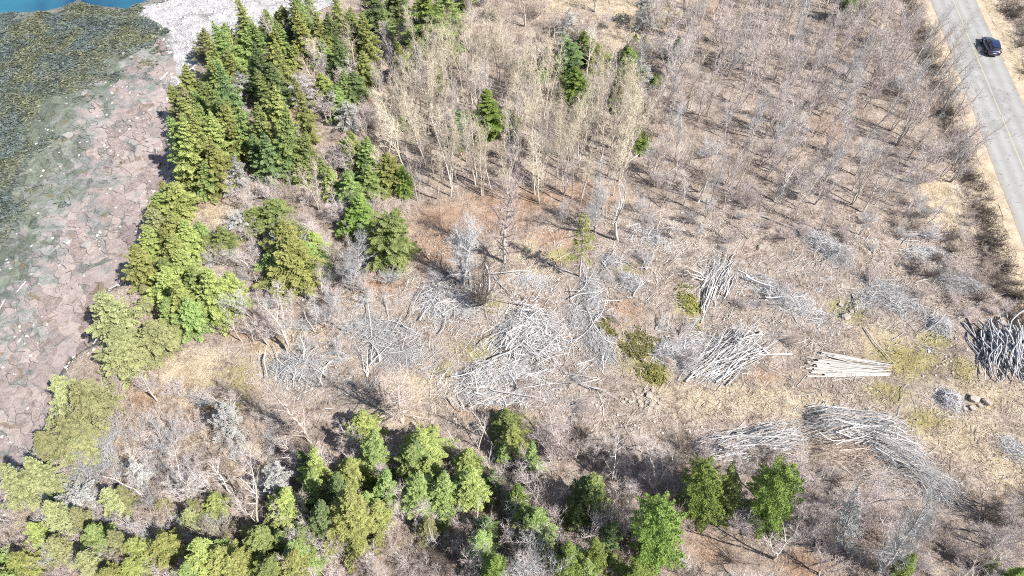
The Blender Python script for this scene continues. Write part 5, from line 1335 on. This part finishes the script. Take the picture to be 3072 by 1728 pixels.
# single fallen poles and trunks, (crop, x0, y0, x1, y1, radius)
FALL = [(5,1100,640,1420,635,.09,'level white pole lying behind the grey branch heap'),(5,1500,510,1750,625,.10,'fallen trunk beside the slim evergreen'),
 (5,1760,880,2120,830,.09,'long white pole with forked tip crossing pale tops'),(5,1780,870,2060,880,.06,'thin white pole below the forked one'),
 (5,1720,720,1760,880,.07,'white pole pointing up slope at the pale tops'),(5,1270,1120,1500,940,.09,'stout white pole across the largest heap'),
 (5,1140,1290,1390,1160,.09,'white pole along the foot of the largest heap'),(5,1390,1160,1500,1090,.07,'white pole end above the largest heap'),
 (5,1350,1130,1450,1250,.06,'white cross pole in the largest heap'),(5,1570,920,1690,1100,.07,'white pole leaning on right of the largest heap'),
 (5,1500,780,1440,880,.06,'short white pole above the largest heap'),(5,830,1425,1180,1310,.07,'white pole over the dark hollow of the largest heap'),
 (8,830,130,975,255,.08,'white pole at the lower corner of the largest heap'),(8,970,210,1120,150,.06,'bent white stick below the largest heap'),
 (8,1130,70,1530,160,.07,'long pole along lower edge of the largest heap'),(8,1320,45,1640,45,.05,'thin level pole right of the largest heap'),
 (5,1350,1390,1560,1385,.06,'short level pole in the largest heap'),(5,1480,1330,1720,1260,.05,'thin slanting pole beyond the largest heap'),
 (5,600,790,760,700,.07,'white pole in the upper grey heap'),(5,740,700,765,830,.06,'upright looking white pole in upper grey heap'),(5,760,730,980,770,.06,'long pole over the upper grey heap'),
 (5,690,860,710,970,.05,'short white pole below the upper grey heap'),(5,205,840,240,1130,.07,'white bent stem standing over low twig heap'),(5,90,790,205,845,.05,'white stick joined to the bent stem'),
 (5,440,980,640,1120,.05,'thin pole over low twig heap'),(5,530,920,480,1010,.05,'forked stick at low twig heap'),(5,985,560,985,820,.08,'pale pole beside the dark standing stems'),
 (5,1095,570,1090,870,.09,'white pole beside the dark standing stems'),(5,1050,700,1045,830,.06,'short pole among dark standing stems'),(5,1150,650,1310,850,.07,'grey fallen pole running down slope'),
 (6,470,650,680,750,.14,'thick grey fallen trunk at head of the grey brush heap'),(6,430,590,600,700,.08,'thin pole beside thick grey fallen trunk'),(6,620,815,800,830,.11,'short white log below grey brush heap'),(6,640,700,640,810,.07,'upright white stub in grey brush heap'),
 (6,980,900,1140,970,.07,'white stem at tail of grey brush heap'),(6,600,190,870,290,.10,'long pale fallen trunk at forest edge'),(6,1370,1030,1590,1310,.09,'straight slender pole pointing at the neat log stack'),
 (6,1800,1080,1950,970,.06,'white pole on the small round heap'),(6,1750,690,1880,650,.05,'pink stick near the ditch brush'),(6,640,1350,730,1410,.05,'small stick on bare ground below fan heap'),
 (6,820,1170,930,1140,.05,'small stick right of fan heap'),(6,1030,1150,1100,1210,.05,'dark stick above neat log stack'),(9,380,350,470,415,.06,'dark stick behind striped pole pile'),(9,420,415,700,360,.09,'thick pole along the top of striped pile'),
 (9,1010,680,1350,650,.05,'thin pole crossing brown brush of the windrow'),(9,1230,470,1330,440,.05,'reddish stick in the windrow'),(9,1640,130,1700,10,.05,'dark stick on mossy grass near the neat stack'),(9,2070,900,2140,940,.07,'white pole end at the tail of windrow'),(9,2030,760,2140,860,.06,'pole end beside the tail of windrow'),
 (2,2130,1250,2300,1130,.12,'white trunk broken over at the forest edge'),(2,2290,1130,2440,1200,.08,'white limb of the broken trunk'),(2,2400,1330,2576,1230,.06,'white branch near broken trunk'),
 (4,2015,1250,2040,1449,.12,'thick white log at the end of grey pole heap'),(4,2100,1280,2240,1430,.09,'white log across grey pole heap'),(4,2250,1420,2420,1200,.09,'long white pole rising over grey pole heap'),(4,2350,1310,2500,1440,.07,'white pole on right of grey pole heap'),
 (4,2130,1320,2150,1449,.07,'short white log in grey pole heap'),(4,2380,1390,2576,1390,.06,'level white pole right of grey pole heap'),(8,670,970,980,1060,.06,'pale fallen branch beneath evergreens'),(8,1150,560,1180,640,.05,'small white limb among evergreens'),
 (5,1980,540,2060,440,.08,'crooked white limb beside slim evergreen'),(5,1970,540,2050,650,.08,'white limb running down from crooked limb'),(5,2260,350,2390,340,.06,'white stick near white dead birch'),(5,2230,575,2340,585,.05,'level white stick below white dead birch'),
 (5,2440,1095,2570,1130,.06,'white stick above pale tangled brush'),(8,1800,10,1990,70,.07,'fallen stem above stone heap'),(8,1900,40,2080,150,.06,'stem beside stone heap'),(8,2110,170,2280,240,.0,'')]
for (c, x0, y0, x1, y1, rr, lab) in FALL:
    zp = (.75, 1.25) if 'largest heap' in lab else (.45, .8) if 'heap' in lab else (.10, .22)
    if rr: log(GP(c, x0, y0), GP(c, x1, y1), rr * .85, rr * .38, *zp, 'dead_wood', lab, None, .055, 'fallen_pole', 'pole')
for (c, xa, ya, w, h, n_, zt, lab, grp) in ((5, 1420, 1130, 420, 420, 26, 1.1, 'long white limb lying over the largest tangled heap', 'limbs over the largest heap'), (5, 820, 840, 420, 220, 14, .7, 'white limb lying over the grey heap near dark stems', 'limbs over the grey heap'),
        (5, 330, 1090, 380, 230, 12, .6, 'white limb lying over the low twig heap', 'limbs over the low twig heap'), (5, 1890, 850, 200, 500, 14, .6, 'white limb lying along the ragged line of tops', 'limbs along the line of tops'), (4, 2230, 1340, 380, 200, 12, .7, 'white limb lying over the grey pole heap', 'limbs over the grey pole heap'),
        (9, 1400, 400, 560, 180, 12, 1.3, 'white pole lying along the crest of curved windrow', 'poles on the windrow')):
    for i in range(n_):
        q = GP(c, xa + lrng.normal(0, .27) * w, ya + lrng.normal(0, .27) * h); a = lrng.uniform(0, 3.14) if c != 9 else lrng.normal(-.15, .2); l = lrng.uniform(.9, 2.3)
        dv = np.array([math.cos(a), math.sin(a)]) * l
        log(q - dv, q + dv, lrng.uniform(.04, .075), lrng.uniform(.015, .03), zt * lrng.uniform(.5, 1), zt * lrng.uniform(.5, 1), 'dead_wood', lab, grp, .07, 'limb', 'limb', 5, 7)
# scattered fallen sticks
n = 0
while n < 150:
    x, y = lrng.uniform(-30, 55), lrng.uniform(28, 70)
    if sdist(np.array([x]), np.array([y]), CLEAR)[0] < .5 or abs(float(road_s(x, y))) < 9: continue
    a = lrng.uniform(0, 3.14); l = lrng.uniform(.5, 1.6)
    log((x - math.cos(a) * l, y - math.sin(a) * l), (x + math.cos(a) * l, y + math.sin(a) * l), lrng.uniform(.02, .045), .015, .0, .10, 'dead_wood', 'loose pale stick lying on the open cleared ground', 'loose sticks on the clearing', .05, 'stick', 'stick', 4, 5)
    n += 1
# driftwood on the shore
for (c, x0, y0, x1, y1, rr, lab) in ((7, 110, 740, 40, 930, .13, 'long straight driftwood pole on rock beside shore corner'), (7, 320, 900, 240, 1090, .13, 'driftwood pole half hidden by shore corner trees'), (7, 40, 930, 10, 1050, .1, 'driftwood pole end in the shadow'),
   (4, 930, 745, 880, 800, .10, 'short driftwood log at the bank'), (4, 800, 1140, 735, 1185, .10, 'pale driftwood log on cobbles'), (4, 200, 680, 130, 760, .08, 'grey driftwood pole far out on the shelf'), (4, 40, 820, 0, 890, .12, 'pale driftwood log at the shelf edge'), (4, 1180, 65, 1130, 110, .09, 'white driftwood stick under the bank spruces'),
   (1, 1190, 1130, 1190, 1200, .07, 'thin driftwood stick beside tree shadow'), (1, 1270, 560, 1215, 615, .10, 'white driftwood pole by the beach')):
    A, B = GP(c, x0, y0, -1.6), GP(c, x1, y1, -1.6)
    log(A, B, rr, rr * .7, .16, .16, 'dead_wood', lab, None, .015, 'driftwood_log', 'driftwood')

# ------------------------------------------------------------------ boulders
import bmesh
def boulder_mesh(seed):
    bm = bmesh.new(); bmesh.ops.create_icosphere(bm, subdivisions=2, radius=1)
    r = np.random.default_rng(seed); o = r.uniform(0, 50, 3)
    for v in bm.verts:
        q = v.co
        n = float(fbm(q.x * 1.1 + o[0] + q.z, q.y * 1.1 + o[1] - q.z * .7, seed)) - .47
        v.co = q * (1 + 1.1 * n)
        v.co.x = max(-.75, min(.66, v.co.x + .25 * q.y)); v.co.y = max(-.7, min(.75, v.co.y - .2 * q.z)); v.co.z = max(-.7, min(.50, v.co.z * .8 + .15 * q.x))
    me = bpy.data.meshes.new('boulder'); bm.to_mesh(me); bm.free(); me.materials.append(M['boulder'])
    me.polygons.foreach_set('use_smooth', np.zeros(len(me.polygons), bool)); return me
BMESH = [boulder_mesh(s) for s in range(5)]
BGREY = boulder_mesh(8); BGREY.materials[0] = M['shore_stone']
BWHITE = boulder_mesh(9); BWHITE.materials[0] = M['white_stone']
def boulder(c, x, y, w, label, group=None, me=None, z=0.0):
    p = GP(c, x, y, z); rr = w * K / FPX * depth_at(*p) / 2
    o = link('boulder', me or BMESH[int(lrng.integers(5))], None, (p[0], p[1], tz(*p) + rr * .22 + (.12 if z else 0)))
    o.scale = (rr, rr * lrng.uniform(.8, 1.1), rr * lrng.uniform(.8, 1.0)); o.rotation_euler = (0, 0, lrng.uniform(0, 6.28)); tag(o, label, 'boulder', group)
for a in ((6, 1235, 940, 75, 'largest rounded boulder on orange moss'), (6, 1275, 895, 40, 'small pink boulder beside the largest rounded one'), (6, 1195, 850, 45, 'boulder behind the largest rounded one'), (6, 590, 410, 60, 'tan boulder at the edge of a dark hole'),
          (9, 2190, 120, 95, 'grey white boulder beside dark branch heap'), (9, 2290, 145, 90, 'large pink boulder beside dark branch heap'), (9, 2180, 185, 55, 'small tan boulder in front of grey white one'), (9, 2130, 190, 50, 'small pale boulder against dark branch heap'), (9, 2240, 170, 45, 'small boulder between two large ones')):
    boulder(*a)
for (x, y, w) in ((2320, 95, 70), (2250, 135, 45), (2290, 60, 40), (2340, 160, 50), (2370, 180, 45), (2180, 140, 40), (2150, 120, 35), (2400, 150, 40), (2220, 60, 35), (2260, 170, 35), (2120, 140, 30), (2420, 120, 35), (2350, 50, 35), (2300, 140, 36), (2200, 100, 34)):
    boulder(8, x, y, w, 'pale stone in the heap of rounded stones on the clearing', 'stones of the heap')
boulder(1, 1275, 755, 45, 'bright white boulder on the pink rock beside tree shadow', None, BWHITE, -1.5)
for (c, x, y, w) in ((1, 940, 420, 30), (1, 1000, 450, 34), (4, 670, 430, 80), (1, 520, 1040, 80), (4, 530, 400, 60)):
    boulder(c, x, y, w, 'rounded grey stone sitting on the shore rocks', 'stones on the shore rocks', BGREY, -2.0)

# ------------------------------------------------------------------ the car
def paint(name, col, rough=.25, metal=0.0, coat=1.0):
    m, nt, b = new_mat(name); b.inputs['Base Color'].default_value = (*col, 1); b.inputs['Roughness'].default_value = rough; b.inputs['Metallic'].default_value = metal
    b.inputs['Coat Weight'].default_value = coat; b.inputs['Specular IOR Level'].default_value = .5
    n = noise(nt, 6, 3, .5, pos(nt)); nt.links.new(ramp(nt, n, [(.3, tuple(c * .9 for c in col)), (.7, tuple(c * 1.1 for c in col))]), b.inputs['Base Color'])
    return m
M['car_paint'] = paint('car_paint', (.012, .018, .06)); M['glass'] = paint('car_glass', (.006, .008, .012), .05); M['tyre'] = paint('tyre', (.015, .015, .015), .8, 0, 0)
M['rim'] = paint('rim', (.5, .5, .5), .3, .8, 0); M['red_lamp'] = paint('red_lamp', (.30, .01, .01), .2); M['clear_lamp'] = paint('clear_lamp', (.6, .6, .6), .15); M['plate'] = paint('plate', (.6, .62, .65), .5, 0, 0); M['trim'] = paint('trim', (.012, .012, .013), .6, 0, 0)
def loft(sections, mat, name, parent, close=True, mi=0):
    """sections: list of (n,3) rings"""
    mb = MB(); n = len(sections[0]); V = np.concatenate(sections); F = []
    for i in range(len(sections) - 1):
        for k in range(n if close else n - 1):
            a, b = i * n + k, i * n + (k + 1) % n
            F += [(a, b, a + n), (b, b + n, a + n)]
    mb.add(V, F)
    for i, s in ((0, sections[0]), (1, sections[-1])):
        if close: mb.add(np.vstack([s, s.mean(0)]), [((k + 1) % n, k, n) if i == 0 else (k, (k + 1) % n, n) for k in range(n)])
    o = link(name, mb.mesh(name, [M[mat]], True), parent); return o
def ring(y, hw, z0, z1, tuck=.12, n=16, crown=.03):
    """rounded body section across the car at station y"""
    pts = []
    for k in range(n):
        a = 2 * math.pi * (k + .5) / n
        cx, cz = math.cos(a), math.sin(a)
        ex = .45
        x = math.copysign(abs(cx) ** ex, cx) * hw; z = math.copysign(abs(cz) ** ex, cz)
        z = (z0 + z1) / 2 + z * (z1 - z0) / 2
        if z > (z0 + z1) / 2: x *= 1 - tuck * (z - (z0 + z1) / 2) / ((z1 - z0) / 2)
        pts.append((x, y, z))
    return np.array(pts)
def quadpatch(pts, mat, name, parent, off=.012):
    mb = MB(); p = np.array(pts, float); nrm = np.cross(p[1] - p[0], p[3] - p[0]); nrm /= np.linalg.norm(nrm)
    q = p + nrm * off
    V = np.vstack([q, p - nrm * .01]); F = [(0, 1, 2), (0, 2, 3)] + [t for k in range(4) for t in ((k, k + 4, (k + 1) % 4), ((k + 1) % 4, k + 4, (k + 1) % 4 + 4))]
    mb.add(V, F); return link(name, mb.mesh(name, [M[mat]]), parent)
cp = G(2966, 147)
car = link('parked_car', None, None, (cp[0], cp[1], .03)); car.name = 'car'
tag(car, 'dark navy blue hatchback car driving along the grey road', 'car')
car.rotation_euler = (0, 0, math.atan2(RT[1], RT[0]) - math.pi / 2)
st = [(-2.15, .70, .42, .80), (-2.08, .82, .30, .95), (-1.7, .88, .24, 1.0), (-.8, .90, .22, .97), (.3, .90, .22, .95), (.95, .89, .22, .93), (1.5, .87, .24, .86), (1.95, .80, .28, .74), (2.12, .66, .36, .62)]
loft([ring(*s) for s in st], 'car_paint', 'body', car)
cb = [(-1.98, .70, .93, 1.02), (-1.62, .69, .90, 1.36), (-1.1, .70, .88, 1.46), (-.3, .71, .88, 1.49), (.15, .70, .88, 1.43), (.95, .66, .86, .98)]
loft([ring(*s, .22) for s in cb], 'glass', 'windows', car)
rf = [(-1.72, .56, 1.33, 1.40), (-1.1, .60, 1.40, 1.50), (-.3, .61, 1.42, 1.53), (.12, .58, 1.38, 1.46)]
loft([ring(*s, .1) for s in rf], 'car_paint', 'roof', car)
for s in (-1, 1):
    for y0, z0, y1, z1 in ((.12, 1.42, .92, .94), (-.45, 1.46, -.42, .95), (-1.70, 1.34, -1.96, .98)):
        mb = MB(); mb.tube([(s * .60, y0, z0), (s * .73, (y0 + y1) / 2, (z0 + z1) / 2), (s * .76, y1, z1)], [.045, .05, .05], 6); link('pillar', mb.mesh('pillar', [M['car_paint']], True), car)
    for yw in (-1.35, 1.32):
        w = MB(); w.tube([(s * .70, yw, .32), (s * .93, yw, .32)], [.32, .32], 16, 0, True); t = link('wheel', w.mesh('wheel', [M['tyre']]), car)
        w = MB(); w.tube([(s * .90, yw, .32), (s * .937, yw, .32)], [.21, .19], 12, 0, True); link('rim', w.mesh('rim', [M['rim']]), t)
    m2 = MB(); m2.tube([(s * .86, .62, .98), (s * .98, .60, 1.02), (s * 1.05, .58, 1.02)], [.05, .09, .06], 6, 0, True); link('mirror', m2.mesh('mirror', [M['car_paint']], True), car)
    m2 = MB(); m2.tube([(s * .46, 2.06, .64), (s * .60, 2.02, .66), (s * .74, 1.90, .68)], [.05, .075, .05], 8, 0, True); link('headlight', m2.mesh('headlight', [M['clear_lamp']], True), car)
    m2 = MB(); m2.tube([(s * .76, -2.04, .72), (s * .76, -2.06, .86), (s * .72, -2.03, .98)], [.06, .08, .05], 8, 0, True); link('tail_light', m2.mesh('tail_light', [M['red_lamp']], True), car)
    m2 = MB(); m2.tube([(s * .895, .05, .74), (s * .91, -.08, .745), (s * .895, -.2, .74)], [.012, .02, .012], 5, 0, True); link('door_handle', m2.mesh('door_handle', [M['trim']]), car)
quadpatch([(.26, -2.17, .62), (-.26, -2.17, .62), (-.26, -2.15, .74), (.26, -2.15, .74)], 'plate', 'licence_plate', car)
m2 = MB(); m2.tube([(-.7, -2.12, .40), (0, -2.22, .40), (.7, -2.12, .40)], [.07, .09, .07], 6, 0, True); link('bumper', m2.mesh('bumper', [M['trim']], True), car)
m2 = MB(); m2.tube([(-.62, 2.05, .40), (0, 2.17, .40), (.62, 2.05, .40)], [.07, .09, .07], 6, 0, True); link('bumper', m2.mesh('bumper', [M['trim']], True), car)
m2 = MB(); m2.tube([(.35, -1.45, 1.44), (.35, -1.62, 1.62)], [.008, .004], 4, 0, True); link('aerial', m2.mesh('aerial', [M['trim']]), car)
print('objects', len(scene.objects)); print('tris', sum(len(m.polygons) for m in bpy.data.meshes))
